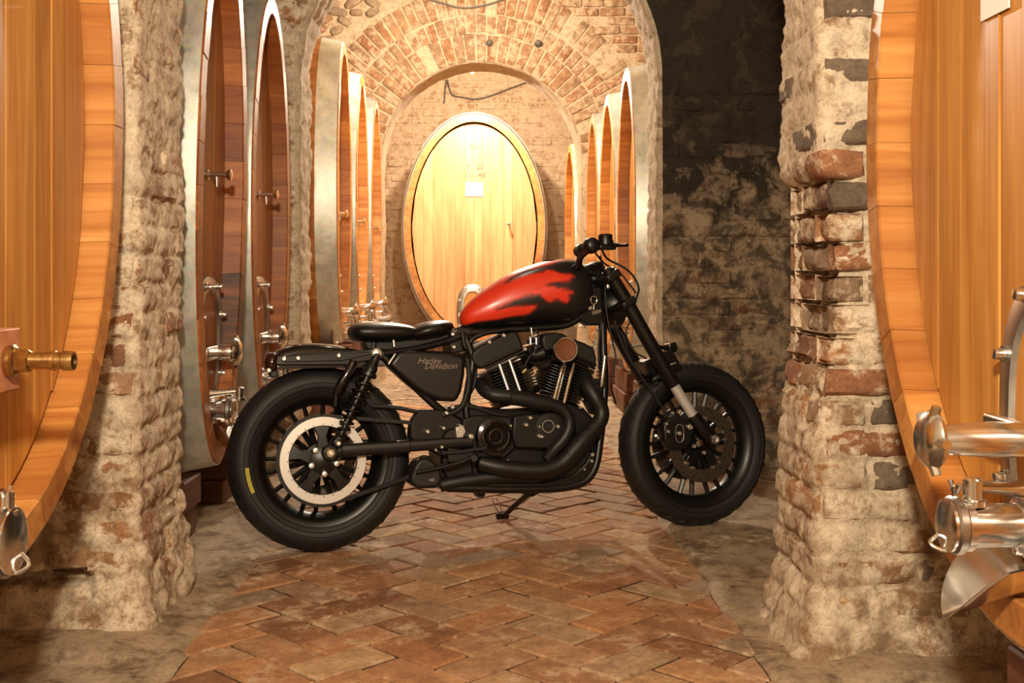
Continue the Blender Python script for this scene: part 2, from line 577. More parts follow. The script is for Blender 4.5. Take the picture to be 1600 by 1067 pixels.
# right pillar stands a little nearer
nearR = Arch(OX_L, 0.875, 2.93, 3.34, 2.05, 0.03)
right_hollow = cfun((0.0, 0.03), (0.25, 0.012), (0.58, 0.010), (0.70, -0.012), (0.82, -0.062), (1.12, -0.074), (1.24, -0.050), (1.30, 0.0), (3, 0.0))


def disp_left(t, v, p):
    z = p.z
    d = 0.014 * fbm(p, 4.0, 3) + 0.010 * fbm(p, 13, 5) + 0.0055 * fbm(p, 38, 4)
    d += relief(t, v) * (0.5 + 0.9 * max(0, fbm(p, 3.1, 2) + 0.3)) * (1.0 if z < 1.3 else 0.45)
    d += 0.035 * max(0, 1 - z / 0.22)            # crumbled foot spreads out
    if z < 0.28: d += 0.03 * abs(fbm(p, 7, 3))
    # a missing course leaves a slot low on the front face
    if 0.135 < z + .01 * fbm(p, 9, 2) < 0.178 and v < -0.12: d -= 0.075 * min(1, (-v - .12) / .05)
    return d


def disp_right(t, v, p):
    z = p.z
    d = 0.013 * fbm(p, 4.3, 3) + 0.010 * fbm(p, 12, 5) + 0.0055 * fbm(p, 38, 4)
    low = 1.0 if z < 1.3 else 0.5
    d += relief(t, v) * (0.5 + 0.9 * max(0, fbm(p, 3.3, 2) + 0.3)) * low
    w = 1.0 if v > -0.03 else max(0.0, 1 - (-v - 0.03) / 0.16)
    d += right_hollow(z + 0.03 * fbm(p, 6, 2)) * w
    if 0.66 < z < 1.26 and v > -0.15: d += 0.020 * fbm(p + Vector((p.z, p.z, 0)), 22, 4)
    d += 0.035 * max(0, 1 - z / 0.18)
    return d


def lay(arch, parent, disp, t0, t1, v0, v1, pick, ch=0.082, bl=0.262, joint=0.011, flip=False):
    """courses of single bricks; pick(t, v, p) -> (material, proud) or None"""
    n = 0
    r0, r1 = int(t0 / ch), int(t1 / ch)
    for r_ in range(r0, r1):
        off = (0.5 if r_ % 2 else 0.0)
        u0 = int(math.floor(v0 / bl + off)); u1 = int(math.ceil(v1 / bl + off))
        for u in range(u0, u1):
            a, b = (u - off) * bl, (u + 1 - off) * bl
            a2, b2 = max(a, v0), min(b, v1)
            if b2 - a2 < 0.05: continue
            tm = (r_ + 0.5) * ch; vm = (a2 + b2) / 2
            p = arch.P(tm, vm, 0)
            k = pick(tm, vm, p)
            if not k: continue
            j = joint / 2
            ta, tb = r_ * ch + j + random.uniform(-.003, .004), (r_ + 1) * ch - j + random.uniform(-.004, .003)
            arch.brick(ta, tb, a2 + j + random.uniform(-.004, .006), b2 - j + random.uniform(-.006, .004), disp, k[1], k[0], parent, res=(3, 6))
            n += 1
    return n


def mirror_t(arch, z): return arch.L - z


left_pillar = near.surface('wall_left_pillar', M['pillar_plaster'], disp_left, 0.0, 2.05, -1.3, near.D + 0.6, 0.0095, 0.0095)
right_pillar = nearR.surface('wall_right_pillar', M['pillar_plaster'], disp_right, nearR.L - 2.05, nearR.L, -1.1, nearR.D + 0.6, 0.0095, 0.0095)
nearTop = Arch(OX_L, 0.875, 3.05, 3.5, 2.05, 0.03)
nearTop.surface('wall_near_arch', M['pillar_plaster'], lambda t, v, p: 0.02 * fbm(p, 4, 3), 1.98, nearTop.L - 1.98, -1.9, nearTop.D + 1.2, 0.05, 0.05)


def pick_left(t, v, p):
    z = p.z
    if v > near.D: return None
    if v < -0.10 and 0.09 < z < 0.20: return None
    q = fbm(p, 2.6, 2) + 0.25 * fbm(p, 9, 2)
    if z < 0.30: return (M['pillar_brick'], 0.002 + 0.004 * random.random())
    if z < 1.35 and q > -0.32: return (M['pillar_brick'] if random.random() < .72 else M['raw_brick'], random.uniform(-0.004, 0.004))
    if q > 0.22: return (M['pillar_brick'], random.uniform(-0.002, 0.004))
    return None


lay(near, left_pillar, disp_left, 0.0, 1.95, -0.62, near.D, pick_left)


def pick_right(t, v, p):
    z = p.z + min(0.0, v) * -1.25
    if z > 1.32:
        if v < -0.085: return (M['grey_brick'], 0.004 + 0.004 * random.random()) if (z > 1.38 and random.random() < .8) else None
        if random.random() < .10: return (M['grey_brick'], 0.001)
        return None
    if z > 0.66:
        if v > -0.16: return (M['raw_brick'] if random.random() < .65 else M['pillar_brick'], random.uniform(-.010, 0.012))
        return (M['grey_brick'] if random.random() < .55 else M['pillar_brick'], random.uniform(0, 0.006))
    q = fbm(p, 2.4, 2)
    if q > -0.42 or z < 0.2: return (M['pillar_brick'], random.uniform(-0.001, 0.008))
    return None


# right pillar courses: t runs from the crown down, so lay in its own counting
lay(nearR, right_pillar, disp_right, nearR.L - 1.98, nearR.L, -0.62, nearR.D, pick_right)

# ---- middle arch wall with the sooty face on the right
mid = Arch(-0.96, 0.90, 5.85, 6.22, 2.05, 0.03)


def disp_mid(t, v, p):
    return 0.014 * fbm(p, 3.5, 3) + 0.009 * fbm(p, 11, 4) + 0.003 * fbm(p, 40, 2) + relief(t, v) * 0.8


mid_sur = mid.surface('wall_middle', M['soot_mortar'], disp_mid, mid.L - 3.9, mid.L, -2.2, -0.03, 0.03, 0.03)
M['reveal'] = masonry('reveal_lime', [(0.48, 0.34, 0.21)], (0.72, 0.60, 0.43), 0.70, (0.40, 0.30, 0.19))
mid_rev = mid.surface('wall_middle_reveal', M['reveal'], disp_mid, 0, mid.L, -0.03, mid.D + 1.9, 0.022, 0.022)
mid_left = mid.surface('wall_middle_left', M['pillar_plaster'], disp_mid, 0, mid.L - 3.9, -1.9, -0.03, 0.03, 0.03)
lay(mid, mid_sur, disp_mid, mid.L - 2.75, mid.L, -1.35, -0.03, lambda t, v, p: (M['soot_brick'], random.uniform(-0.004, 0.006)) if t > mid.L - 2.05 and random.random() < .86 else None)
lay(mid, mid_left, disp_mid, 0.3, 3.1, -0.32, -0.03, lambda t, v, p: (M['pillar_brick'], random.uniform(-0.003, 0.006)) if random.random() < .85 else None)

# ---- far arch wall, its voussoirs laid one by one
far = Arch(-0.96, 0.90, 10.4, 10.9, 2.05, 0.02)


def disp_far(t, v, p): return 0.012 * fbm(p, 4, 3) + 0.005 * fbm(p, 14, 3)


far_wall = far.surface('wall_far', M['arch_mortar'], disp_far, 0, far.L, -2.2, far.D + 1.9, 0.04, 0.04)


def polar_brick(r0, r1, a0, a1, mat, parent, proud=0.012, name='brick', n=2):
    """brick on the far arch face between radii and angles about the arch centre"""
    cx, cz = far.xc, far.zs
    vs = []; fs = []
    g = []
    rr = [r0, r0 + .008, (r0 + r1) / 2, r1 - .008, r1]
    da = 0.007 / max(0.3, (r0 + r1) / 2)
    aa = [a0, a0 + da, (a0 + a1) / 2, a1 - da, a1]
    for i, r_ in enumerate(rr):
        for j, a in enumerate(aa):
            e = i in (0, 4) or j in (0, 4)
            x, z = cx + r_ * cos(a), cz + r_ * sin(a)
            p = Vector((x, far.y0, z))
            q = 0.006 * fbm(p + Vector((3, 1, 2)), 15, 2)
            vs.append(Vector((x + q, far.y0 - proud - disp_far(0, 0, p) * .6 + (0.009 if e else 0) - 0.004 * fbm(p, 25, 2), z + q)))
    for i in range(4):
        for j in range(4):
            a = i * 5 + j; fs.append((a, a + 1, a + 6, a + 5))
    rim = [0, 1, 2, 3, 4, 9, 14, 19, 24, 23, 22, 21, 20, 15, 10, 5]
    b = len(vs)
    for k in rim: vs.append(vs[k] + Vector((0, 0.04, 0)))
    for k in range(16):
        k2 = (k + 1) % 16
        fs.append((rim[k], rim[k2], b + k2, b + k))
    return mesh_obj(name, vs, fs, mat, parent, smooth=50)


def voussoirs():
    R0 = far.r
    rings = [(R0 + 0.015, R0 + 0.26), (R0 + 0.275, R0 + 0.44), (R0 + 0.455, R0 + 0.70)]
    for k, (ra, rb) in enumerate(rings):
        w = 0.088
        n = int(pi * ra / w)
        for i in range(n):
            a0 = pi * i / n; a1 = pi * (i + 1) / n
            am = (a0 + a1) / 2
            if am < 0.12 or am > pi - 0.12: continue
            if k == 2 and (am < 0.42 or am > pi - 0.5): continue
            if random.random() < 0.05: continue
            g = 0.006 / ra
            jr = random.uniform(-.012, .012)
            polar_brick(ra + max(jr, -.004), rb + jr, a0 + g + random.uniform(0, .003), a1 - g - random.uniform(0, .003), M['arch_brick'], far_wall, 0.012 + random.uniform(-.004, .006))


voussoirs()


def flat_piece(x0, x1, z0, z1, y, mat, parent, proud, name='brick', roundness=0.0, depth=0.04):
    """one brick or rubble stone on a wall face looking down the corridor"""
    vs = []; fs = []
    cx, cz = (x0 + x1) / 2, (z0 + z1) / 2
    n = 12
    rot = random.uniform(-.05, .05) if not roundness else random.uniform(-.6, .6)
    def sq(a, k):
        e = 2 / (8 - 5.5 * roundness)
        c, s_ = cos(a), sin(a)
        u = math.copysign(abs(c) ** e, c) * (x1 - x0) / 2 * k
        w = math.copysign(abs(s_) ** e, s_) * (z1 - z0) / 2 * k
        return cx + u * cos(rot) - w * sin(rot), cz + u * sin(rot) + w * cos(rot)
    rings = [(1.0, 0.03), (1.0, -proud * .4), (0.90 - .1 * roundness, -proud), (0.45, -proud * 1.12)]
    for k, dy in rings:
        for i in range(n):
            a = 2 * pi * (i + .5) / n
            x, z = sq(a, k)
            q = 1 + 0.10 * fbm((x * 9, cz * 9, i), 1.0, 2)
            vs.append(Vector((cx + (x - cx) * q, y + dy, cz + (z - cz) * q)))
    for r_ in range(3):
        for i in range(n):
            j = (i + 1) % n
            fs.append((r_ * n + i, r_ * n + j, (r_ + 1) * n + j, (r_ + 1) * n + i))
    fs.append(tuple(3 * n + i for i in range(n)))
    return mesh_obj(name, vs, fs, mat, parent, smooth=50)


def far_fill():
    R = far.r + 0.73
    y = far.y0
    z = 2.30
    row = 0
    while z < 4.1:
        h = 0.085
        for side in (1, -1):
            x = 0.0 + (0.13 if row % 2 else 0)
            while x < 2.0:
                X = far.xc + side * x
                inside = hypot(X - far.xc, (z + h / 2) - far.zs)
                rub = side < 0 and z > 3.05
                L_ = random.uniform(0.20, 0.27) if not rub else random.uniform(0.13, 0.24)
                Xm = far.xc + side * (x + L_ / 2)
                if hypot(Xm - far.xc, (z + h / 2) - far.zs) > R + 0.02 + (0.03 if rub else 0) and z < 3.75:
                    if rub:
                        hh = random.uniform(.05, .07)
                        flat_piece(Xm - L_ / 2 + .012, Xm + L_ / 2 - .012, z + .005, z + hh + .02, y, M['rubble'], far_wall, 0.03, 'stone', 0.9)
                    else:
                        flat_piece(Xm - L_ / 2 + .006, Xm + L_ / 2 - .006, z + .006, z + h - .006, y, M['arch_brick'], far_wall, 0.018)
                x += L_
        z += h
        row += 1


far_fill()

# ---- end wall
def end_wall():
    vs = []; fs = []
    nx, nz = 90, 70
    for i in range(nx + 1):
        for j in range(nz + 1):
            x = -3 + 6 * i / nx; z = 4.4 * j / nz
            p = Vector((x, Y_END, z))
            vs.append(Vector((x, Y_END - 0.02 * fbm(p, 2.5, 3) - 0.01 * fbm(p, 9, 2), z)))
    for i in range(nx):
        for j in range(nz):
            a = i * (nz + 1) + j; fs.append((a, a + 1, a + nz + 2, a + nz + 1))
    o = mesh_obj('wall_back', vs, fs, M['end_mortar'], smooth=60); o['kind'] = 'structure'
    mb = MB()
    z = 0.0; row = 0
    while z < 3.5:
        x = -1.75 + (0.14 if row % 2 else 0)
        while x < 1.75:
            L_ = random.uniform(.25, .30)
            if random.random() < .86:
                p = Vector((x + L_ / 2, Y_END, z))
                d = 0.02 * fbm(p, 2.5, 3) + 0.01 * fbm(p, 9, 2) + random.uniform(0.004, 0.016)
                w, h = L_ - .016, .078
                x0, z0 = x, z + random.uniform(-.003, .003)
                q = [(x0, z0), (x0 + w, z0 + random.uniform(-.004, .004)), (x0 + w, z0 + h), (x0, z0 + h + random.uniform(-.004, .004))]
                outer = [Vector((a, Y_END + 0.02, b)) for a, b in q]
                cx_, cz_ = x0 + w / 2, z0 + h / 2
                inner = [Vector((cx_ + (a - cx_) * .94, Y_END - d, cz_ + (b - cz_) * .82)) for a, b in q]
                mb.add(outer + inner, [(0, 1, 5, 4), (1, 2, 6, 5), (2, 3, 7, 6), (3, 0, 4, 7), (4, 5, 6, 7)])
            x += L_
        z += .092; row += 1
    b = mb.build('brick_courses', M['end_brick'], o)
    b['kind'] = 'stuff'


end_wall()

# ---- side walls, ceiling, rear wall behind the camera
def plane_wall(name, pts, mat, nu, nv, amp=0.02, n=(0, 0, 1)):
    a, b, c, d = [Vector(p) for p in pts]
    vs = []; fs = []
    n = Vector(n)
    for i in range(nu + 1):
        for j in range(nv + 1):
            u, v = i / nu, j / nv
            p = a.lerp(b, u).lerp(d.lerp(c, u), v)
            vs.append(p + n * amp * fbm(p, 2.5, 3))
    for i in range(nu):
        for j in range(nv):
            q = i * (nv + 1) + j; fs.append((q, q + 1, q + nv + 2, q + nv + 1))
    o = mesh_obj(name, vs, fs, mat, smooth=60); o['kind'] = 'structure'
    return o


plane_wall('wall_left', [(-2.9, -2, -.1), (-2.9, Y_END, -.1), (-2.9, Y_END, 3.0), (-2.9, -2, 3.0)], M['vault'], 80, 16, 0.03, (1, 0, 0))
plane_wall('wall_right', [(2.9, -2, -.1), (2.9, Y_END, -.1), (2.9, Y_END, 3.0), (2.9, -2, 3.0)], M['vault'], 80, 16, 0.03, (-1, 0, 0))
plane_wall('wall_entrance', [(-2.9, -2, -.1), (2.9, -2, -.1), (2.9, -2, 4.4), (-2.9, -2, 4.4)], M['vault'], 24, 16, 0.03, (0, 1, 0))


def vault():
    vs = []; fs = []
    ny, na = 90, 28
    for i in range(ny + 1):
        y = -2 + (Y_END + 2) * i / ny
        for j in range(na + 1):
            a = pi * j / na
            p = Vector((2.95 * cos(a), y, 2.7 + 1.35 * sin(a)))
            vs.append(p + Vector((0, 0, 0.03 * fbm(p, 2, 3))))
    for i in range(ny):
        for j in range(na):
            q = i * (na + 1) + j; fs.append((q, q + 1, q + na + 2, q + na + 1))
    o = mesh_obj('ceiling', vs, fs, M['vault'], smooth=60); o['kind'] = 'structure'


vault()

# ---- floor
PX0, PX1 = -0.80, 0.72


def seam(x, y): return 0.02 * fbm((x, y, 0), 3, 2)


def floor_z(x, y):
    p = Vector((x, y, 0))
    joint = -0.006 - 0.012 * min(1, max(0, (y - 4.0) / 0.8))
    e = 0.03 * fbm(p, 2.2, 3)
    inside = min(x - (PX0 + e), (PX1 + e) - x)
    if inside > 0.01: return joint
    k = min(1, (0.01 - inside) / 0.035)
    h = 0.004 + 0.006 * fbm(p, 5, 4) + 0.003 * fbm(p, 25, 3)
    ridge = 0.012 * max(0, 1 - abs(inside + 0.03) / 0.04) * max(0, 0.4 + fbm(p, 6, 2))
    foot = 0.0
    dx = max(0, 1 - max(0, (0.16 - (-0.86 - x) if x < 0 else 0.16 - (x - 0.80))) / 0.16)
    if (x < -0.80 and 2.9 < y < 3.75) or (x > 0.74 and 2.75 < y < 3.5): foot = 0.022 * dx
    return joint * (1 - k) + (h + ridge + foot) * k


def floor_mesh():
    xs = [-2.95 + 0.15 * i for i in range(11)] + [-1.45 + 0.018 * i for i in range(1, 40)]
    xs = [x for x in xs if x < -0.74]
    xs += [-0.74 + (0.66 + 0.74) * i / 10 for i in range(11)]
    x = 0.66
    while x < 1.5: x += 0.018; xs.append(x)
    while x < 2.95: x += 0.15; xs.append(x)
    ys = [-2 + 0.3 * i for i in range(15)]
    y = 2.3
    ys = [q for q in ys if q < 2.3]
    while y < 6.3: ys.append(y); y += 0.022
    while y < Y_END + .1: ys.append(y); y += 0.12
    vs = []; fs = []
    for x in xs:
        for y in ys: vs.append(Vector((x, y, floor_z(x, y))))
    m = len(ys)
    mats = []
    for i in range(len(xs) - 1):
        for j in range(m - 1):
            a = i * m + j; fs.append((a, a + m, a + m + 1, a + 1))
            cx_ = (xs[i] + xs[i + 1]) / 2
            mats.append(1 if PX0 + .01 < cx_ < PX1 - .01 else 0)
    o = mesh_obj('floor', vs, fs, [M['floor_dirt'], M['floor_joint']], smooth=60); o['kind'] = 'structure'
    o.data.polygons.foreach_set('material_index', mats)
    return o


floor = floor_mesh()


def clip_poly(poly, x0, x1):
    def clip(ps, f):
        out = []
        for i, a in enumerate(ps):
            b = ps[(i + 1) % len(ps)]
            fa, fb = f(a), f(b)
            if fa >= 0: out.append(a)
            if (fa >= 0) != (fb >= 0):
                t = fa / (fa - fb); out.append((a[0] + (b[0] - a[0]) * t, a[1] + (b[1] - a[1]) * t))
        return out
    ps = clip(poly, lambda p: p[0] - x0)
    return clip(ps, lambda p: x1 - p[0]) if ps else []


def herringbone():
    W = 0.132; G = 0.0052
    c, s_ = cos(radians(45)), sin(radians(45))
    org = (-0.04, 2.4)
    items = []
    for i in range(-20, 140):
        for j in range(-60, 60):
            bx, by = i + 2 * j, i - 2 * j
            for (x0, y0, x1, y1) in ((bx, by, bx + 2, by + 1), (bx, by + 1, bx + 1, by + 3)):
                x0_, y0_, x1_, y1_ = x0 * W + G, y0 * W + G, x1 * W - G, y1 * W - G
                cs = []
                for px, py in ((x0_, y0_), (x1_, y0_), (x1_, y1_), (x0_, y1_)):
                    cs.append((org[0] + px * c - py * s_, org[1] + px * s_ + py * c))
                my = sum(q[1] for q in cs) / 4
                mx = sum(q[0] for q in cs) / 4
                if my < 2.45 or my > 14.2 or mx < PX0 - .15 or mx > PX1 + .15: continue
                e = 0.03 * fbm((mx, my, 0), 2.2, 3)
                ps = clip_poly(cs, PX0 + e, PX1 + e)
                if len(ps) < 3: continue
                area = abs(sum(ps[k][0] * ps[(k + 1) % len(ps)][1] - ps[(k + 1) % len(ps)][0] * ps[k][1] for k in range(len(ps)))) / 2
                if area < 0.0025: continue
                items.append((my, ps))
    items.sort(key=lambda q: q[0])
    rest = MB()
    for n_, (my, ps) in enumerate(items):
        n = len(ps)
        mx = sum(p[0] for p in ps) / n
        h = random.uniform(-0.0025, 0.0035); tx, ty = random.uniform(-.018, .018), random.uniform(-.018, .018)
        top = []; mid_ = []; bot = []
        for x, y in ps:
            z = h + (x - mx) * tx + (y - my) * ty
            v = Vector((mx + (x - mx), my + (y - my), 0))
            k = 0.955
            jx, jy = random.uniform(-.002, .002), random.uniform(-.002, .002)
            top.append(Vector((mx + (x - mx) * k + jx, my + (y - my) * k + jy, z)))
            mid_.append(Vector((x + jx, y + jy, z - 0.005)))
            bot.append(Vector((x, y, -0.03)))
        vs = top + mid_ + bot
        fs = [tuple(range(n))]
        for i in range(n):
            j = (i + 1) % n
            fs += [(i, n + i, n + j, j), (n + i, 2 * n + i, 2 * n + j, n + j)]
        if n_ < 300:
            mesh_obj('brick', vs, fs, M['floor_brick'], floor, smooth=35)
        else:
            rest.add(vs, fs)
    o = mesh_obj('brick_paving', rest.v, rest.f, M['floor_brick'], floor, smooth=35)
    o['kind'] = 'stuff'


herringbone()

# ================================================================== CASKS
M['scorched_stave'] = wood('scorched_stave', 0, [(0.030, 0.018, 0.014), (0.12, 0.045, 0.018), (0.34, 0.11, 0.03)], 0.5, 0.3)
def ellipse_angles(a, b, n):
    """n angles spaced evenly along the ellipse"""
    m = 720; s = [0.0]
    for i in range(m):
        t = 2 * pi * (i + .5) / m
        s.append(s[-1] + hypot(a * sin(t), b * cos(t)) * 2 * pi / m)
    out = []; k = 0
    for i in range(n):
        tgt = s[-1] * i / n
        while s[k + 1] < tgt: k += 1
        out.append(2 * pi * (k + (tgt - s[k]) / (s[k + 1] - s[k])) / m)
    return out


TH, REC = 0.078, 0.072


def make_cask(label, group, loc, rz, a, b, zc, L_=1.15, nst=38, sub=2, mats=('head_wood', 'stave_wood'),
              nboard=9, hoops=((-0.145, -0.006), (-0.40, -0.28)), tilt=0.0, board_jit=0.002, scorch=()):
    """oval cask; local +x looks out of the head, root at floor level under the head"""
    root = empty('wine_cask', loc, rz)
    if tilt: root.rotation_euler = (0, tilt, rz)
    tag(root, label, 'cask', group)
    ang = ellipse_angles(a, b, nst) + [2 * pi]
    gap = 0.0012

    def bulge(x): return 1 + 0.075 * (1 - ((x + L_ / 2) / (L_ / 2)) ** 2)

    def pt(t, x, inset):
        # inset measured along the ellipse normal
        k = bulge(x)
        y, z = a * k * cos(t), b * k * sin(t)
        nx_, nz_ = cos(t) / a, sin(t) / b
        l = hypot(nx_, nz_)
        return Vector((x, y - nx_ / l * inset, zc + z - nz_ / l * inset))
    prof = [(-L_, 0.07), (-L_, 0), (-L_ * .75, 0), (-L_ * .5, 0), (-L_ * .25, 0), (-0.004, 0), (0, 0.004), (0, TH - 0.006), (-0.004, TH), (-REC - 0.03, TH + 0.016)]
    for i in range(nst):
        t0, t1 = ang[i], ang[i + 1]
        dt = gap / hypot(a * sin((t0 + t1) / 2), b * cos((t0 + t1) / 2)) / 2
        vs = []; fs = []
        jx = random.uniform(-.0015, .0015)
        for k in range(sub + 1):
            t = t0 + dt + (t1 - t0 - 2 * dt) * k / sub
            for x, ins in prof:
                vs.append(pt(t, x + (jx if x > -.2 else 0), ins))
        n = len(prof)
        for k in range(sub):
            for q in range(n - 1):
                e = k * n + q
                fs.append((e, e + 1, e + n + 1, e + n))
        fs.append(tuple(range(n))); fs.append(tuple(reversed(range(sub * n, sub * n + n))))
        so = mesh_obj('stave', vs, fs, M[mats[1]], root, smooth=32)
        ym, zm = pt((t0 + t1) / 2, 0, 0).yz
        if scorch and ym > 0 and any(abs(zm - q) < .045 for q in scorch):
            so.data.materials[0] = M['scorched_stave']; so['label'] = 'scorched stave'
    # head boards
    ai, bi = a - TH - 0.012, b - TH - 0.012
    widths = [random.uniform(.75, 1.3) for _ in range(nboard)]
    tot = sum(widths); y = -ai
    for w in widths:
        y0, y1 = y, y + 2 * ai * w / tot
        y = y1
        xo = -REC + random.uniform(-board_jit, board_jit)
        ys = [y0 + 0.0006 + (y1 - y0 - 0.0012) * k / 4 for k in range(5)]
        def hz(q): return bi * sqrt(max(0.0, 1 - (q / ai) ** 2))
        up = [Vector((xo, q, zc + hz(q))) for q in ys]
        dn = [Vector((xo, q, zc - hz(q))) for q in reversed(ys)]
        ring = up + dn
        bev = [Vector((xo - 0.0015, p.y, p.z)) for p in ring]
        cy = (y0 + y1) / 2
        front = [Vector((xo, cy + (p.y - cy) * (1 - .004 / (y1 - y0)), p.z)) for p in ring]
        back = [Vector((xo - 0.03, p.y, p.z)) for p in ring]
        m = MB(); m.add(front + bev + back, [tuple(range(10))] + [(i, (i + 1) % 10, 10 + (i + 1) % 10, 10 + i) for i in range(10)] + [(10 + i, 10 + (i + 1) % 10, 20 + (i + 1) % 10, 20 + i) for i in range(10)])
        m.build('head_board', M[mats[0]], root, smooth=20)
    for x0, x1 in hoops:
        vs = []; fs = []
        nseg = 96
        pr = [(x0, -0.0), (x0, -0.004), (x1, -0.004), (x1, 0.0)]
        for k in range(nseg):
            t = 2 * pi * k / nseg
            vs += [pt(t, x, ins) for x, ins in pr]
        for k in range(nseg):
            k2 = (k + 1) % nseg
            for q in range(3):
                fs.append((k * 4 + q, k2 * 4 + q, k2 * 4 + q + 1, k * 4 + q + 1))
        mesh_obj('hoop', vs, fs, M['galvanised'], root, smooth=35)
    return root


def oval(cy, cz, hw, hh, n=32, e=2.6, x=0.0):
    out = []
    for i in range(n):
        t = 2 * pi * i / n
        c, s_ = cos(t), sin(t)
        out.append(Vector((x, cy + math.copysign(abs(c) ** (2 / e), c) * hw, cz + math.copysign(abs(s_) ** (2 / e), s_) * hh)))
    return out


def manway(root, cy, cz, hw=0.20, hh=0.27, wood_mat='head_wood', kx=1.0, bw=.05):
    """steel framed manhole door at the foot of the head"""
    x = -REC
    m = MB()
    o0, o1 = oval(cy, cz, hw, hh, x=x), oval(cy, cz, hw, hh, x=x + 0.012)
    o2, o3 = oval(cy, cz, hw - .012, hh - .012, x=x + 0.020), oval(cy, cz, hw - bw, hh - bw, x=x + 0.020)
    o4 = oval(cy, cz, hw - bw - .008, hh - bw - .008, x=x + 0.006)
    L5 = [o0, o1, o2, o3, o4]; n = len(o0)
    m.add(sum(L5, []), [(q * n + i, q * n + (i + 1) % n, (q + 1) * n + (i + 1) % n, (q + 1) * n + i) for q in range(4) for i in range(n)])
    fr = m.build('manhole_frame', M['brushed'], root)
    d = MB(); d.prism(oval(cy, cz, hw - bw - .006, hh - bw - .006, x=x + 0.010), oval(cy, cz, hw - bw - .006, hh - bw - .006, x=x - 0.005))
    d.build('manhole_panel', M[wood_mat], root, smooth=30)
    for k in range(8):
        t = 2 * pi * (k + .5) / 8
        p = oval(cy, cz, hw - .02, hh - .02, n=8)[0]
        c, s_ = cos(t), sin(t)
        e = 2 / 2.6
        y_, z_ = cy + math.copysign(abs(c) ** e, c) * (hw - .024), cz + math.copysign(abs(s_) ** e, s_) * (hh - .024)
        bm_ = MB(); bm_.lathe([(0, .022), (.010, .020), (.012, .012), (.012, .004), (.016, .004), (.016, 0)], (x + .020, y_, z_), (1, 0, 0), 10)
        bm_.build('bolt', M['steel'], fr)
    # cross bar and clamping hand nut
    cb = MB(); cb.box((x + .045, cy, cz - .02), (.018, 2 * hw - .03, .05))
    cb.build('cross_bar', M['steel'], root, bevel=.006)
    hn = MB()
    hn.tube([(x + .05, cy, cz - .02), (x + .05 + .07 * kx, cy, cz - .02), (x + .04 + .16 * kx, cy, cz - .02), (x + .225 * kx + .01, cy, cz - .02)], [.030, .032, .026, .018], 18)
    hn.build('clamp_screw', M['steel'], root)
    st = MB()
    st.lathe([(0, .046), (.030, .044), (.047, .034), (.053, .022), (.047, .014), (.02, .010), (0, .010)], (x + .2 * kx, cy, cz - .02), (1, 0, 0), 20)
    w = st.build('star_wheel', M['steel'], root)
    for k in range(5):
        t = 2 * pi * k / 5
        MB().tube([(x + .2 * kx + .028, cy + cos(t) * .03, cz - .02 + sin(t) * .03), (x + .2 * kx + .022, cy + cos(t) * .062, cz - .02 + sin(t) * .062)], [.012, .009], 8).build('wheel_lobe', M['steel'], w)


def outlet_valve(root, cy, cz, reach=0.235, lever=1, r=.040):
    x0 = -REC
    m = MB()
    m.lathe([(r * .8, 0), (r * .8, .03), (r * 1.25, .032), (r * 1.25, .048), (r, .052), (r, reach - .055), (r * 1.18, reach - .052), (r * 1.18, reach - .034), (r * .9, reach - .03)], (x0, cy, cz), (1, 0, 0), 28)
    body = m.build('outlet_valve', M['steel'], root)
    MB().lathe([(0, 0.010), (r * .9, .006), (r * 1.22, 0), (r * 1.22, -.016), (r * .6, -.018)], (x0 + reach - .012, cy, cz), (1, 0, 0), 28).build('end_cap', M['steel'], body)
    # clamp ring with wing screw
    MB().lathe([(r * 1.24, -.010), (r * 1.34, -.006), (r * 1.34, .006), (r * 1.24, .010)], (x0 + reach - .028, cy, cz), (1, 0, 0), 28, close=True).build('clamp_ring', M['brushed'], body)
    wg = MB()
    wg.tube([(x0 + reach - .028, cy, cz + r * 1.2), (x0 + reach - .028, cy, cz + r * 1.75)], .006, 8)
    wg.tube([(x0 + reach - .028, cy - .02, cz + r * 1.95), (x0 + reach - .028, cy - .008, cz + r * 1.55), (x0 + reach - .028, cy + .008, cz + r * 1.55), (x0 + reach - .028, cy + .02, cz + r * 1.95)], .005, 8)
    wg.build('wing_screw', M['steel'], body)
    hk = MB(); hk.tube([(x0 + reach - .01, cy + .02 * lever, cz - r * .5), (x0 + reach + .012, cy + .01 * lever, cz - r * .9), (x0 + reach - .01, cy, cz - r * 1.15), (x0 + reach - .03, cy, cz - r * .8)], .0045, 8, n=4)
    hk.build('hook', M['steel'], body)
    lv = MB()
    lv.lathe([(0, .052), (.010, .05), (.017, .046), (.017, .012), (.024, .010), (.024, 0)], (x0 + .13, cy, cz + r - .004), (0, 0, 1), 16)
    lv.tube([(x0 + .13, cy, cz + r + .030), (x0 + .06, cy - .02, cz + r + .022), (x0 + .025, cy - .03, cz + r + .020)], [.010, .012, .017], 12)
    lv.build('valve_lever', M['steel'], body)
    return body


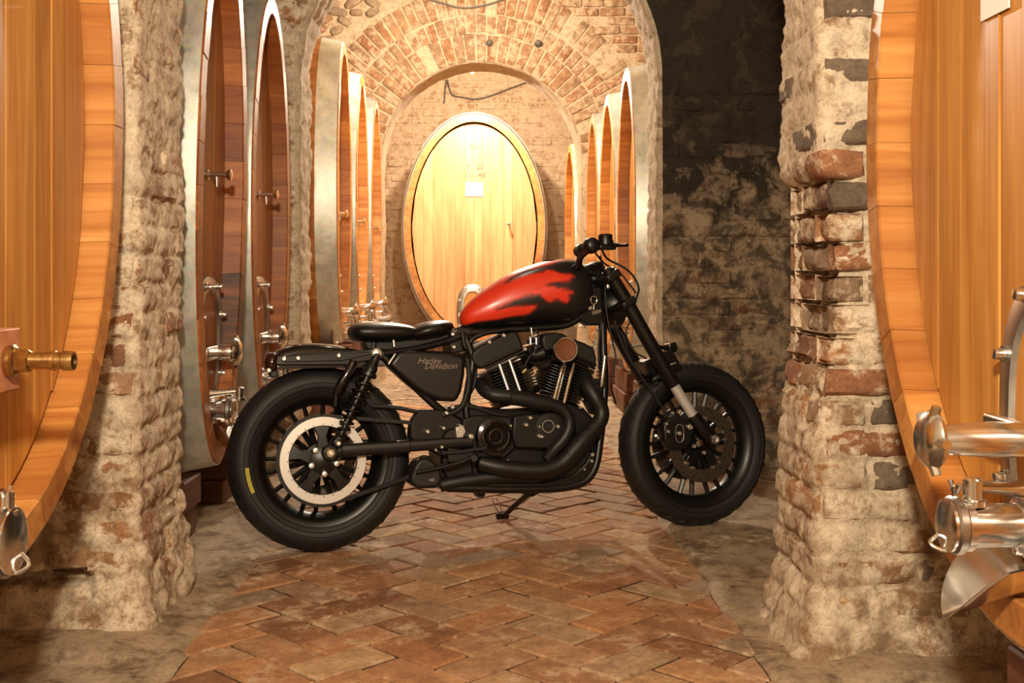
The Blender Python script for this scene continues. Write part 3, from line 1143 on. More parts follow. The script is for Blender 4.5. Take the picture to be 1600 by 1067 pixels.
def scoop(root, cy, cz, hw=.085, reach=.19, drop=.10):
    """bent sheet spout tray under the valve"""
    x0 = -REC
    vs = []; fs = []
    nu, nv = 14, 10
    for th in (0, -.003):
        for i in range(nu + 1):
            u = -1 + 2 * i / nu
            for j in range(nv + 1):
                v = j / nv
                lip = sqrt(max(0, 1 - u * u * .88))
                x = x0 + .01 + reach * v * (0.35 + .65 * lip)
                z = cz - drop * (1 - u * u) * (.35 + .65 * v) + .035 * abs(u) + .012 * v - .02 * v * v
                vs.append(Vector((x, cy + u * hw * (1 - .12 * v), z + th)))
    w = nv + 1; m = (nu + 1) * w
    for i in range(nu):
        for j in range(nv):
            a = i * w + j
            fs.append((a, a + 1, a + w + 1, a + w)); fs.append((m + a, m + a + w, m + a + w + 1, m + a + 1))
    for i in range(nu):
        fs.append((i * w + nv, m + i * w + nv, m + (i + 1) * w + nv, (i + 1) * w + nv))
    o = mesh_obj('drip_scoop', vs, fs, M['steel'], root, smooth=70)
    return o


def sample_tap(root, cy, cz, r=.011):
    x0 = -REC
    m = MB()
    m.lathe([(r * 1.9, 0), (r * 1.9, .006), (r, .009), (r, .07), (r * 1.3, .072), (r * 1.9, .082), (r * 1.9, .090), (r * .6, .094), (0, .094)], (x0, cy, cz), (1, 0, 0), 16)
    t = m.build('sample_tap', M['steel'], root)
    MB().tube([(x0 + .035, cy, cz), (x0 + .037, cy, cz - .045)], [r * .75, r * .6], 10).build('spout', M['steel'], t)


def cradle(label, group, x0, x1, y0, y1, ztop, rows=2, wedges=True):
    root = empty('cask_cradle', ((x0 + x1) / 2, (y0 + y1) / 2, 0))
    tag(root, label, 'timber support', group)
    cx, cy = root.location.x, root.location.y
    h = ztop / rows
    for side in (0, 1):
        for r_ in range(rows):
            m = MB()
            w = 0.24
            xx = (x0 + w / 2 if side == 0 else x1 - w / 2) - cx
            m.box((xx + random.uniform(-.006, .006) + (0.02 * r_), random.uniform(-.01, .01), h * (r_ + .5)), (w, y1 - y0, h - .004))
            m.build('beam', M['beam_wood'], root, bevel=.008)
    for side in (0, 1) if wedges else ():
        for s_ in (-1, 1):
            m = MB()
            xx = (x0 + .12 if side == 0 else x1 - .12) - cx
            yy = s_ * (y1 - y0) * .34
            m.add([(xx - .07, yy - s_ * .10, ztop - .001), (xx + .07, yy - s_ * .10, ztop - .001), (xx + .07, yy + s_ * .10, ztop - .001), (xx - .07, yy + s_ * .10, ztop - .001), (xx - .07, yy + s_ * .10, ztop + .05), (xx + .07, yy + s_ * .10, ztop + .05)],
                  [(0, 1, 2, 3), (3, 2, 5, 4), (0, 4, 5, 1), (0, 3, 4), (1, 5, 2)])
            m.build('wedge', M['beam_wood'], root)
    return root


# --- front left cask, brass cock on a wooden block
c1 = make_cask('orange oval cask at the left edge with brass cock on wooden block', 'oval casks along the left side', (OX_L, 2.23, 0), 0, .78, 1.0, 1.40, nst=34, sub=4, nboard=11)
blk = MB(); blk.box((-.018, -.03, .838), (.10, .13, .125)); blk.build('wooden_block', M['block_wood'], c1, bevel=.004)
ck = MB()
ck.lathe([(.030, 0), (.032, .006), (.032, .012), (.026, .016)], (.034, -.03, .838), (1, 0, 0), 24)
ckb = ck.build('brass_cock', M['brass'], c1)
MB().lathe([(.020, 0), (.0235, .002), (.0235, .026), (.020, .028)], (.050, -.03, .838), (1, 0, 0), 6).build('hex_nut', M['brass'], ckb, smooth=20)
MB().lathe([(.017, 0), (.0175, .040), (.0195, .042), (.0195, .050), (.0175, .052), (.0175, .064), (.0195, .066), (.0195, .078), (.0185, .086), (.013, .087), (.012, .04)], (.078, -.03, .838), (1, 0, 0), 24).build('hose_tail', M['brass'], ckb)
outlet_valve(c1, -.10, .50, .16, r=.052)
# --- front right cask
c2 = make_cask('honey coloured oval cask at the right edge with polished steel outlet valve', 'oval casks along the right side', (.93, 1.95, 0), pi, .78, .96, 1.32, nst=34, sub=4, nboard=10)
manway(c2, 0.0, .74, .20, .27)
outlet_valve(c2, -.05, .560, .19, -1, .039)
scoop(c2, -.04, .475, .10, .175, .07)
pc = MB(); pc.box((-REC + .004, -.24, 1.62), (.003, .12, .21)); pc.build('paper_card', M['card'], c2, smooth=0)['label'] = 'white paper card'
# --- two casks behind the left pillar
c3 = make_cask('dark brown oval cask right behind the left pillar with scorched rim', 'oval casks along the left side', (-.985, 4.15, 0), 0, .39, 1.0, 1.31, nst=30, sub=3, mats=('dark_head_wood', 'dark_stave_wood'), nboard=6, tilt=radians(1.0), scorch=(1.74, 1.60, .955, .81))
c4 = make_cask('dark brown oval cask second behind the left pillar beside the middle arch', 'oval casks along the left side', (-.985, 5.19, 0), 0, .46, 0.99, 1.30, nst=30, sub=3, mats=('dark_head_wood', 'dark_stave_wood'), nboard=6, tilt=radians(0.2))
for c, dx in ((c3, .04), (c4, .02)):
    manway(c, dx, .74, .19, .26, 'dark_head_wood', .45)
    outlet_valve(c, dx, .50, .125, 1, .044)
    scoop(c, dx, .43, .11, .125, .09)
    sample_tap(c, .02, 1.38)
# --- middle bay
LB = [('narrow orange cask just beyond the middle arch on the left with broad bright hoop', 7.55, .40, 2.57, 1.0), ('second orange cask beyond the middle arch on the left', 8.66, .44, 2.55, 1.0), ('third orange cask beyond the middle arch on the left nearest the far arch', 9.80, .46, 2.54, 1.0)]
for lab, y, a_, top, b_ in LB:
    c = make_cask(lab, 'oval casks along the left side', (-.94, y, 0), 0, a_, b_, top - b_, nst=26, sub=2, nboard=6)
    sample_tap(c, 0, 1.42, .014)
    manway(c, 0, .78, .19, .26, 'head_wood', .6)
    outlet_valve(c, 0, .62, .20, 1, .040)
RB = [('orange cask just beyond the middle arch on the right with broad steel hoop', 7.32, .49, 2.35), ('second orange cask beyond the middle arch on the right', 8.45, .55, 2.36), ('third orange cask beyond the middle arch on the right nearest the far arch', 9.62, .54, 2.38), ('narrow cask on the right seen through the far arch', 12.2, .72, 2.42)]
for lab, y, a_, top in RB:
    c = make_cask(lab, 'oval casks along the right side', (.92, y, 0), pi, a_ - .01, .98, top - .98, nst=26, sub=2, nboard=6)
    if y < 10:
        manway(c, 0, .74, .19, .26)
        outlet_valve(c, 0, .60, .16, -1, .040)
c5 = make_cask('big pale oval cask standing at the end of the cellar facing the aisle', None, (-.118, 12.9, 0), -pi / 2, .81, 1.30, 1.55, nst=44, sub=3, mats=('pale_head_wood', 'stave_wood'), nboard=12)
manway(c5, -.02, .57, .185, .33, 'head_wood', .5, .08)
sample_tap(c5, .40, 1.60)
pl = MB(); pl.box((-REC + .005, 0.0, 2.0), (.004, .205, .165)); pl.build('paper_plate', M['card'], c5, smooth=0)['label'] = 'blank white plate'


def text_on(body, size, parent, M4, mat, name='lettering', shear=0.0, extrude=.001, align='CENTER'):
    cu = bpy.data.curves.new(name, 'FONT'); cu.body = body; cu.size = size; cu.shear = shear; cu.extrude = extrude
    cu.align_x = align; cu.align_y = 'CENTER'; cu.resolution_u = 3
    tmp = bpy.data.objects.new('tmp', cu); COL.objects.link(tmp)
    bpy.context.view_layer.update()
    dg = bpy.context.evaluated_depsgraph_get()
    me = bpy.data.meshes.new_from_object(tmp.evaluated_get(dg))
    bpy.data.objects.remove(tmp)
    me.name = name
    me.materials.clear(); me.materials.append(mat)
    o = bpy.data.objects.new(name, me); COL.objects.link(o)
    o.parent = parent; o.matrix_local = M4
    return o


def head_text(body, size, y, z):
    m4 = Matrix(((0, 0, 1, -REC + .004), (1, 0, 0, y), (0, 1, 0, z), (0, 0, 0, 1)))
    return text_on(body, size, c5, m4, M['ink'])


head_text('7   20', .085, .01, 2.26)
head_text('11 - 48', .085, .01, 2.165)
head_text('Nr.', .09, .0, 2.50)

cradle('dark timber cradle under the front right cask', 'timber cradles under the casks', .985, 2.0, 1.45, 2.16, .300, 2, False)
cradle('dark timber cradle under the front left cask', 'timber cradles under the casks', -2.05, -1.10, 1.75, 2.30, .335, 2, False)
cradle('dark timber cradle behind the left pillar', 'timber cradles under the casks', -2.05, -1.12, 3.78, 4.36, .24)
cradle('dark timber cradle left of the motorcycle rear wheel', 'timber cradles under the casks', -2.05, -1.15, 4.90, 5.40, .215)
for i, (lab, y, a_, top, b_) in enumerate(LB):
    cradle('dark timber cradle beyond the middle arch on the left, number %s from it' % ('one', 'two', 'three')[i], 'timber cradles under the casks', -2.05, -1.02, y - .33, y + .33, top - 2.06 * b_)
for i, (lab, y, a_, top) in enumerate(RB):
    cradle('dark timber cradle on the right side, %s beyond the middle arch' % ('first', 'second', 'third', 'fourth')[i], 'timber cradles under the casks', 1.0, 2.0, y - .35, y + .35, top - .98 * 2.10)
cr = cradle('dark timber cradle under the big cask at the cellar end', 'timber cradles under the casks', -.60, .36, 13.0, 13.9, .165)

# ------------------------------------------------------------------ lamps and cables
def hanging_lamp(label, loc, top):
    root = empty('hanging_lamp', loc); tag(root, label, 'lamp', 'bare cellar lamps')
    MB().lathe([(0, -.055), (.016, -.050), (.026, -.034), (.028, -.018), (.018, .004), (.013, .014)], (0, 0, 0), (0, 0, 1), 16).build('bulb', M['bulb'], root).visible_shadow = True
    MB().lathe([(.016, .010), (.018, .014), (.018, .05), (.008, .06), (0, .06)], (0, 0, 0), (0, 0, 1), 14).build('lamp_socket', M['lamp_metal'], root)
    MB().tube([(0, 0, .055), (.004, 0, (top - loc[2]) * .5), (0, 0, top - loc[2])], .004, 6).build('lamp_cord', M['cable'], root)


hanging_lamp('bare glowing bulb at the crown of the far arch', (-.13, 11.95, 3.215), 3.98)
hanging_lamp('bare bulb hanging from the vault between the arches', (-.16, 8.3, 3.20), 4.0)
cb = MB().tube([(-.52, Y_END - .03, 3.20), (-.48, Y_END - .05, 3.50), (-.42, Y_END - .05, 3.32), (-.28, Y_END - .05, 3.28), (-.05, Y_END - .05, 3.26), (.35, Y_END - .05, 3.40), (.62, Y_END - .04, 3.5)], .010, 6, n=6).build('electric_cable', M['cable'])
tag(cb, 'thin cable sagging across the end wall above the big cask', 'cable')
cb = MB().tube([(-.75, 10.36, 3.62), (-.40, 10.34, 3.52), (-.20, 10.33, 3.47), (.02, 10.33, 3.50), (.20, 10.34, 3.56), (.5, 10.36, 3.66)], .008, 6, n=6).build('electric_cable', M['cable'])
tag(cb, 'thin cable sagging across the brick ring of the far arch', 'cable')
for px, py, lab in ((765, 66, 'small dark peg in the far arch bricks above its crown'), (841, 67, 'round dark socket in the far arch bricks right of its crown')):
    X, Z = (px - VPX) * 10.35 / F_PX, CAM_H - (py - VPY) * 10.35 / F_PX
    o = MB().lathe([(0, .05), (.018, .048), (.026, .04), (.030, 0), (.034, -.03)], (X, 10.37, Z), (0, -1, 0), 14).build('wall_peg', M['cable'])
    tag(o, lab, 'wall fitting')

# ================================================================== MOTORCYCLE
BC = Vector((-0.597, 4.075, 0.004))
YAW, STEER, LEAN = 0.280, 0.072, radians(5)
_d = Vector((cos(YAW), sin(YAW), 0)); _n = Vector((-sin(YAW), cos(YAW), 0))
_up = _n * sin(LEAN) + Vector((0, 0, cos(LEAN)))
_side = _n * cos(LEAN) - Vector((0, 0, sin(LEAN)))
BM4 = Matrix(((_d.x, _side.x, _up.x, BC.x), (_d.y, _side.y, _up.y, BC.y), (_d.z, _side.z, _up.z, BC.z), (0, 0, 0, 1)))
bike = empty('motorcycle')
bike.matrix_world = BM4
tag(bike, 'black custom motorcycle with red and black fuel tank leaning on its side stand', 'motorcycle')


def L(px, py, o=0.0):
    """point of the bike, in its own frame, that sits o metres to the right of its centre plane"""
    r = Vector(((px - VPX) / F_PX, 1, -(py - VPY) / F_PX))
    c = Vector((0, 0, CAM_H))
    t = (-o - (c - BC).dot(_side)) / r.dot(_side)
    q = c + r * t - BC
    return Vector((q.dot(_d), q.dot(_side), q.dot(_up)))


def out(poly, oa, ob, ref=None):
    """outline given at its near side; same outline pushed to the far side"""
    pa = [L(x, y, ref if ref is not None else oa) for x, y in poly]
    A = [Vector((p.x, -oa, p.z)) for p in pa]; B = [Vector((p.x, -ob, p.z)) for p in pa]
    return A, B


def slab(name, poly, oa, ob, mat, parent=bike, bevel=.004, seg=2, inset=0.0):
    A, B = out(poly, oa, ob)
    return MB().prism(A, B).build(name, M[mat], parent, bevel=bevel, seg=seg)


def pipe(name, pts, r, mat, parent=bike, seg=14, n=5, o=0.0):
    P = [L(p[0], p[1], p[2] if len(p) > 2 else o) for p in pts]
    return MB().tube(P, r, seg, n).build(name, M[mat], parent)


def bolt(px, py, o, r=.009, parent=bike, mat='bolt', name='bolt', h=.008):
    c = L(px, py, o)
    return MB().lathe([(0, h), (r * .45, h), (r * .5, h * .6), (r * .8, h), (r, h * .7), (r, 0), (r * .9, -.01)], c, (0, -1, 0), 12).build(name, M[mat], parent)


def side_disc(name, px, py, o, prof, mat, parent=bike, seg=36):
    return MB().lathe(prof, L(px, py, o), (0, -1, 0), seg).build(name, M[mat], parent)


# ---------------------------------------------------------------- wheels
def wheel(R, w, rim_r, centre, st, spokes, parent):
    Rm = Matrix.Rotation(st, 3, 'Z')
    ax = Rm @ Vector((0, -1, 0)); fw = Rm @ Vector((1, 0, 0))
    c = Vector(centre)
    # rim is the part that carries the rest
    rp = [(rim_r, -w * .40), (rim_r + .012, -w * .42), (rim_r + .014, -w * .36), (rim_r - .004, -w * .33), (rim_r - .022, -w * .2), (rim_r - .026, 0), (rim_r - .022, w * .2), (rim_r - .004, w * .33), (rim_r + .014, w * .36), (rim_r + .012, w * .42), (rim_r, w * .40),
          (rim_r - .012, w * .34), (rim_r - .030, w * .2), (rim_r - .036, 0), (rim_r - .030, -w * .2), (rim_r - .012, -w * .34)]
    rim = MB().lathe(rp, c, ax, 72, fw, close=True).build('wheel_rim', M['blk_satin'], parent, smooth=50)
    # tyre
    tp = []
    hw = w / 2
    for k in range(13):
        a = -1 + 2 * k / 12
        tp.append((R - (1 - sqrt(max(0, 1 - (a * .93) ** 2))) * w * .40, a * hw * .97))
    side = [(rim_r + .045, hw * .99), (rim_r + .022, hw * .93), (rim_r + .010, hw * .80), (rim_r + .002, hw * .70)]
    prof = [(r_, -h) for r_, h in reversed(side)] + tp + side
    ty = MB().lathe(prof, c, ax, 96, fw).build('tyre', M['rubber'], rim, smooth=50)
    # tread grooves are raised blocks edges, one joined mesh
    g = MB()
    ng = 34
    for k in range(ng):
        for s_ in (-1, 1):
            t0 = 2 * pi * (k + (.5 if s_ > 0 else 0)) / ng
            pts = []
            for q in range(5):
                f = .22 + .58 * q / 4
                t = t0 + .10 * (q / 4) ** 1.3
                r_ = R - (1 - sqrt(max(0, 1 - (f * .93) ** 2))) * w * .40 + .0004
                pts.append(c + (fw * cos(t) + Vector((0, 0, 1)) * sin(t)) * r_ + ax * (s_ * f * hw * .97))
            g.tube(pts, .0022, 4, 0, False)
    gg = g.build('tread_grooves', M['blk_matt'], rim); gg['kind'] = 'stuff'
    # sidewall rings
    for rr in (rim_r + .030, rim_r + .048):
        MB().lathe([(rr - .0015, hw * .985), (rr, hw * 1.012), (rr + .0015, hw * .985)], c, ax, 72, fw).build('sidewall_ring', M['rubber'], rim)
    # hub
    MB().lathe([(0, .055), (.030, .055), (.034, .045), (.034, .02), (.055, .012), (.058, -.012), (.034, -.02), (.034, -.05), (0, -.055)], c, ax, 28, fw).build('hub', M['blk_satin'], rim)
    for k in range(spokes):
        for s_ in (-1, 1):
            t = 2 * pi * k / spokes + .1
            ti, to = t + s_ * .10, t + s_ * .135
            e0 = fw * cos(ti) + Vector((0, 0, 1)) * sin(ti); e1 = fw * cos(to) + Vector((0, 0, 1)) * sin(to)
            p0, p1 = c + e0 * .045, c + e1 * (rim_r - .024)
            dirv = (p1 - p0).normalized(); tn = ax.cross(dirv).normalized()
            vs = []
            for p, wd, th in ((p0, .011, .013), (p1, .0075, .010)):
                vs += [p + tn * wd + ax * th * .5, p + ax * th, p - tn * wd + ax * th * .5, p - tn * wd - ax * th * .5, p - ax * th, p + tn * wd - ax * th * .5]
            MB().add(vs, [(0, 1, 7, 6), (1, 2, 8, 7), (2, 3, 9, 8), (3, 4, 10, 9), (4, 5, 11, 10), (5, 0, 6, 11), (0, 5, 4, 3, 2, 1), (6, 7, 8, 9, 10, 11)]).build('spoke', M['blk_satin'], rim, smooth=20)
    return rim, c, ax, fw


RR, RF = .333, .3255
rw, rc_, rax, rfw = wheel(RR, .155, .228, (0, 0, RR), 0, 10, bike)
rw['label'] = 'rear wheel rim with paired spokes'
fc = Vector((1.505, 0, RF))
fw_, fcc, fax, ffw = wheel(RF, .125, .240, fc, STEER, 10, bike)


def perf_disc(name, c, ax, fw, off, r0, r1, mat, parent, holes=30, th=.004, hole_r=.004):
    o = MB().lathe([(r0, -th / 2), (r1, -th / 2), (r1, th / 2), (r0, th / 2)], c + ax * off, ax, 64, fw, close=True).build(name, M[mat], parent, smooth=30)
    h = MB()
    for k in range(holes):
        t = 2 * pi * k / holes
        r_ = r0 + (r1 - r0) * (.3 if k % 3 == 0 else .6 if k % 3 == 1 else .8)
        p = c + (fw * cos(t) + Vector((0, 0, 1)) * sin(t)) * r_
        h.lathe([(0, th / 2 + .0006), (hole_r, th / 2 + .0006), (hole_r, 0)], p + ax * off, ax, 8)
    hh = h.build('drill_holes', M['blk_matt'], parent); hh['kind'] = 'stuff'
    return o


# rear: brake disc on the far side, machined ring and chain on the near side
perf_disc('brake_disc', rc_, rax, rfw, -.095, .11, .150, 'disc_metal', rw)
ringc = rc_ + rax * .020
ring = MB().lathe([(.123, .081), (.153, .081), (.155, .084), (.154, .088), (.124, .090), (.122, .086)], ringc, rax, 80, rfw, close=True).build('machined_ring', M['ring_metal'], rw, smooth=30)
rd = MB()
for k in range(24):
    t = 2 * pi * k / 24
    rd.lathe([(0, .0901), (.0022, .0901), (.0022, .085)], ringc + (rfw * cos(t) + Vector((0, 0, 1)) * sin(t)) * .128, rax, 6)
q = rd.build('rivets', M['blk_matt'], rw); q['kind'] = 'stuff'
# five armed carrier
for k in range(5):
    t = 2 * pi * k / 5 + .35
    e = rfw * cos(t) + Vector((0, 0, 1)) * sin(t); tn = rax.cross(e)
    p0, p1 = ringc + rax * .088 + e * .03, ringc + rax * .084 + e * .124
    vs = []
    for p, wd in ((p0, .026), (ringc + rax * .088 + e * .085, .016), (p1, .030)):
        vs += [p + tn * wd + rax * .006, p - tn * wd + rax * .006, p - tn * wd - rax * .008, p + tn * wd - rax * .008]
    MB().add(vs, [(0, 1, 5, 4), (4, 5, 9, 8), (1, 2, 6, 5), (5, 6, 10, 9), (2, 3, 7, 6), (6, 7, 11, 10), (3, 0, 4, 7), (7, 4, 8, 11), (8, 9, 10, 11)]).build('carrier_arm', M['blk_satin'], rw, bevel=.003)
MB().lathe([(0, .10), (.045, .098), (.055, .09), (.055, .06)], ringc, rax, 30).build('sprocket_hub', M['blk_satin'], rw)
for k in range(5):
    t = 2 * pi * k / 5 + .98
    MB().lathe([(0, .108), (.009, .107), (.012, .102), (.012, .09)], ringc + (rfw * cos(t) + Vector((0, 0, 1)) * sin(t)) * .047, rax, 12).build('bolt', M['bolt'], rw)
# sprocket teeth behind the ring
sp = MB()
for k in range(56):
    t = 2 * pi * k / 56; t2 = t + .06
    e, e2, e3 = [rfw * cos(a) + Vector((0, 0, 1)) * sin(a) for a in (t - .035, t, t + .035)]
    sp.prism([ringc + rax * .072 + e * .150, ringc + rax * .072 + e2 * .163, ringc + rax * .072 + e3 * .150], [ringc + rax * .078 + e * .150, ringc + rax * .078 + e2 * .163, ringc + rax * .078 + e3 * .150])
q = sp.build('sprocket_teeth', M['blk_satin'], rw); q['kind'] = 'stuff'
MB().lathe([(.12, .071), (.152, .071), (.152, .079), (.12, .079)], ringc, rax, 64, rfw, close=True).build('sprocket', M['blk_satin'], rw)
yl = MB().lathe([(RR - .074, .0775), (RR - .065, .0785), (RR - .060, .0775)], rc_, rax, 12, rfw, pi * 1.02, pi * 1.13).build('chalk_stripe', M['yellow'], rw); yl['label'] = 'yellow stripe on tyre wall'
m4 = Matrix(((-.2, 1, 0, 0), (0, 0, 1, 0), (1, .2, 0, 0), (0, 0, 0, 1)))

# front discs, both sides
perf_disc('brake_disc', fcc, fax, ffw, .068, .100, .150, 'disc_metal', fw_, 36)
perf_disc('brake_disc', fcc, fax, ffw, -.068, .100, .150, 'disc_metal', fw_, 6)
for s_ in (1, -1):
    for k in range(5):
        t = 2 * pi * k / 5 + .3
        e = ffw * cos(t) + Vector((0, 0, 1)) * sin(t); tn = fax.cross(e)
        vs = []
        for p, wd in ((fcc + fax * .06 * s_ + e * .03, .018), (fcc + fax * .066 * s_ + e * .104, .014)):
            vs += [p + tn * wd + fax * .005, p - tn * wd + fax * .005, p - tn * wd - fax * .005, p + tn * wd - fax * .005]
        MB().add(vs, [(0, 1, 5, 4), (1, 2, 6, 5), (2, 3, 7, 6), (3, 0, 4, 7), (4, 5, 6, 7)]).build('disc_carrier', M['blk_satin'], fw_)
        if s_ > 0:
            for q_ in (-.16, .16):
                t2 = t + q_
                MB().lathe([(0, .010), (.005, .010), (.0075, .006), (.0075, 0)], fcc + fax * .070 + (ffw * cos(t2) + Vector((0, 0, 1)) * sin(t2)) * .102, fax, 10).build('bolt', M['bolt'], fw_)

# ---------------------------------------------------------------- swing arm, axle, shocks
def oval_bar(name, p0, p1, hz, hy, mat, parent=bike):
    p0, p1 = Vector(p0), Vector(p1)
    d = (p1 - p0).normalized(); y = Vector((0, 1, 0)); z = d.cross(y).normalized()
    m = MB(); vs = []
    for p in (p0, p1):
        for k in range(16):
            a = 2 * pi * k / 16
            e = .55
            vs.append(p + y * hy * math.copysign(abs(cos(a)) ** e, cos(a)) + z * hz * math.copysign(abs(sin(a)) ** e, sin(a)))
    m.add(vs, [(k, (k + 1) % 16, 16 + (k + 1) % 16, 16 + k) for k in range(16)] + [tuple(range(16)), tuple(range(16, 32))])
    return m.build(name, M[mat], parent, bevel=.003)


for s_ in (1, -1):
    a, b = L(520, 705, .125), L(738, 690, .125)
    a.y *= s_; b.y *= s_
    oval_bar('swing_arm', a, b, .021, .016, 'blk_satin')
oval_bar('swing_arm_end', L(533, 704, .128), L(640, 697, .128), .0235, .020, 'blk_satin')
axp = L(515, 707, .14)
MB().tube([Vector((axp.x, .14, axp.z)), Vector((axp.x, -.135, axp.z))], .012, 12).build('axle', M['bolt'], bike)
side_disc('axle_adjuster', 515, 707, .135, [(0, .014), (.024, .014), (.028, .008), (.028, -.02)], 'blk_satin')
nut = MB().lathe([(.008, .030), (.015, .030), (.018, .026), (.018, .012)], L(515, 707, .135), (0, -1, 0), 6).build('axle_nut', M['gold'], bike, smooth=20); nut['label'] = 'pale gold axle nut'
MB().lathe([(.0, .036), (.007, .036), (.009, .028)], L(515, 707, .135), (0, -1, 0), 14).build('axle_tip', M['bolt'], bike)


def shock(s_):
    top, bot = L(590, 553, .14), L(527, 692, .14)
    if s_ < 0: top.y, bot.y = -top.y, -bot.y
    ax = (bot - top); ln = ax.length; ax.normalize()
    body = MB().lathe([(.0, -.0), (.012, .0), (.016, .02), (.017, ln * .12), (.024, ln * .15), (.024, ln * .20), (.031, ln * .21), (.031, ln * .25), (.014, ln * .26), (.012, ln * .93), (.022, ln * .94), (.024, ln * .97), (.012, ln)], top, ax, 20).build('shock_absorber', M['blk_satin'], bike)
    u = ax.orthogonal().normalized(); w = ax.cross(u)
    pts = []
    turns = 9
    for k in range(turns * 16 + 1):
        t = k / 16 * 2 * pi; f = k / (turns * 16)
        r_ = .029 - .010 * max(0, (f - .35) / .65)
        h = ln * (.26 + .66 * (f ** .9))
        pts.append(top + ax * h + (u * cos(t) + w * sin(t)) * r_)
    MB().tube(pts, .0048, 8).build('coil_spring', M['blk_gloss'], body)
    MB().lathe([(.0, .030), (.012, .030), (.016, .024), (.016, -.024), (0, -.03)], bot, (0, 1, 0), 14).build('shock_eye', M['blk_satin'], body)
    if s_ > 0:
        MB().lathe([(0, .034), (.007, .034), (.010, .028), (.010, .02)], bot, (0, -1, 0), 12).build('bolt', M['bolt'], body)


shock(1); shock(-1)
res = MB().tube([L(553, 563, .135), L(551, 568, .135), L(527, 611, .135), L(525, 616, .135)], [.012, .017, .017, .011], 16).build('reservoir_tube', M['blk_gloss'], bike)
MB().tube([L(525, 614, .135), L(524, 634, .13)], .010, 10).build('bracket', M['blk_satin'], res)

# ---------------------------------------------------------------- lofted shells
def loft(name, st, mat, parent=bike, o=0.0, n=28, e=2.5, eb=None, flat_bottom=0.0, cap=True, interp=5, paint=None):
    """st: (px, y_top, y_bottom, half width)"""
    rows = []
    for px, yt, yb, hw in st:
        a, b = L(px, yt, o), L(px, yb, o)
        rows.append(((a.x + b.x) / 2, a.z, b.z, hw))
    pts = catmull([Vector((r_[0], r_[1], r_[2])) for r_ in rows], interp)
    ws = catmull([Vector((r_[3], 0, 0)) for r_ in rows], interp)
    vs = []; fs = []
    for p, w_ in zip(pts, ws):
        zc_, hh = (p.y + p.z) / 2, max(.0005, (p.y - p.z) / 2)
        for k in range(n):
            a = 2 * pi * k / n
            c, s_ = cos(a), sin(a)
            ee = e if s_ > 0 else (eb or e)
            y = w_.x * math.copysign(abs(c) ** (2 / ee), c)
            z = zc_ + hh * math.copysign(abs(s_) ** (2 / ee), s_)
            vs.append(Vector((p.x, y - o, z)))
    m = len(pts)
    for i in range(m - 1):
        for k in range(n):
            a, b = i * n + k, i * n + (k + 1) % n
            fs.append((a, b, b + n, a + n))
    if cap:
        fs.append(tuple(range(n))); fs.append(tuple((m - 1) * n + k for k in range(n)))
    mb = MB(); mb.add(vs, fs)
    return mb.build(name, M[mat], parent, smooth=60)


# fuel tank
TS = [(719, 497, 500, .006), (721, 488, 508, .028), (728, 478, 511, .050), (742, 464, 512, .068), (762, 449, 511, .086), (790, 431, 509, .103), (820, 418, 507, .116), (850, 409, 505, .124), (878, 405, 503, .127), (896, 407, 500, .120), (908, 415, 496, .104), (915, 430, 488, .078), (917, 448, 476, .03)]
tank = loft('fuel_tank', TS, 'tank', n=72, e=2.15, eb=2.4, interp=14)
FL = [(1800, 60), (1330, 100), (1230, 120), (1180, 150), (1060, 178), (900, 208), (730, 292), (630, 372), (700, 338), (790, 300), (850, 268), (900, 258), (980, 243), (1040, 240), (1100, 213), (1160, 220), (1200, 240), (1280, 262), (1390, 272), (1340, 310), (1300, 352), (1200, 360), (1050, 378), (1150, 396), (1180, 415), (1250, 425), (1370, 436), (1350, 470), (1290, 498), (1330, 515), (1300, 580), (1240, 570), (1180, 545), (1100, 572), (1040, 540), (1000, 505), (930, 488), (820, 510), (760, 545), (700, 572), (590, 622), (500, 640), (620, 640), (700, 612), (830, 604), (990, 606), (950, 650), (920, 690), (860, 712), (700, 728), (500, 765), (350, 785), (240, 810), (170, 790), (180, 900), (1800, 900)]
FLP = [L(700 + x / 6.957, 390 + y / 6.957, .115) for x, y in FL]
FLP = [(p.x, p.z) for p in FLP]


def inside(x, y, poly):
    c = False; j = len(poly) - 1
    for i in range(len(poly)):
        xi, yi = poly[i]; xj, yj = poly[j]
        if (yi > y) != (yj > y) and x < (xj - xi) * (y - yi) / (yj - yi) + xi: c = not c
        j = i
    return c


at = tank.data.attributes.new('paint', 'FLOAT', 'POINT')
jit = [(dx * .0035, dz * .003) for dx in (-1, 0, 1) for dz in (-1, 0, 1)]
vals = []
for v in tank.data.vertices:
    s_ = sum(inside(v.co.x + a + .004 * fbm(v.co, 40, 2), v.co.z + b + .003 * fbm(v.co + Vector((4, 4, 4)), 30, 2), FLP) for a, b in jit) / 9
    vals.append(s_)
at.data.foreach_set('value', vals)
MB().lathe([(0, .012), (.030, .011), (.034, .005), (.034, -.01)], L(862, 411, 0), (0, 0, 1), 24).build('filler_cap', M['blk_satin'], tank)

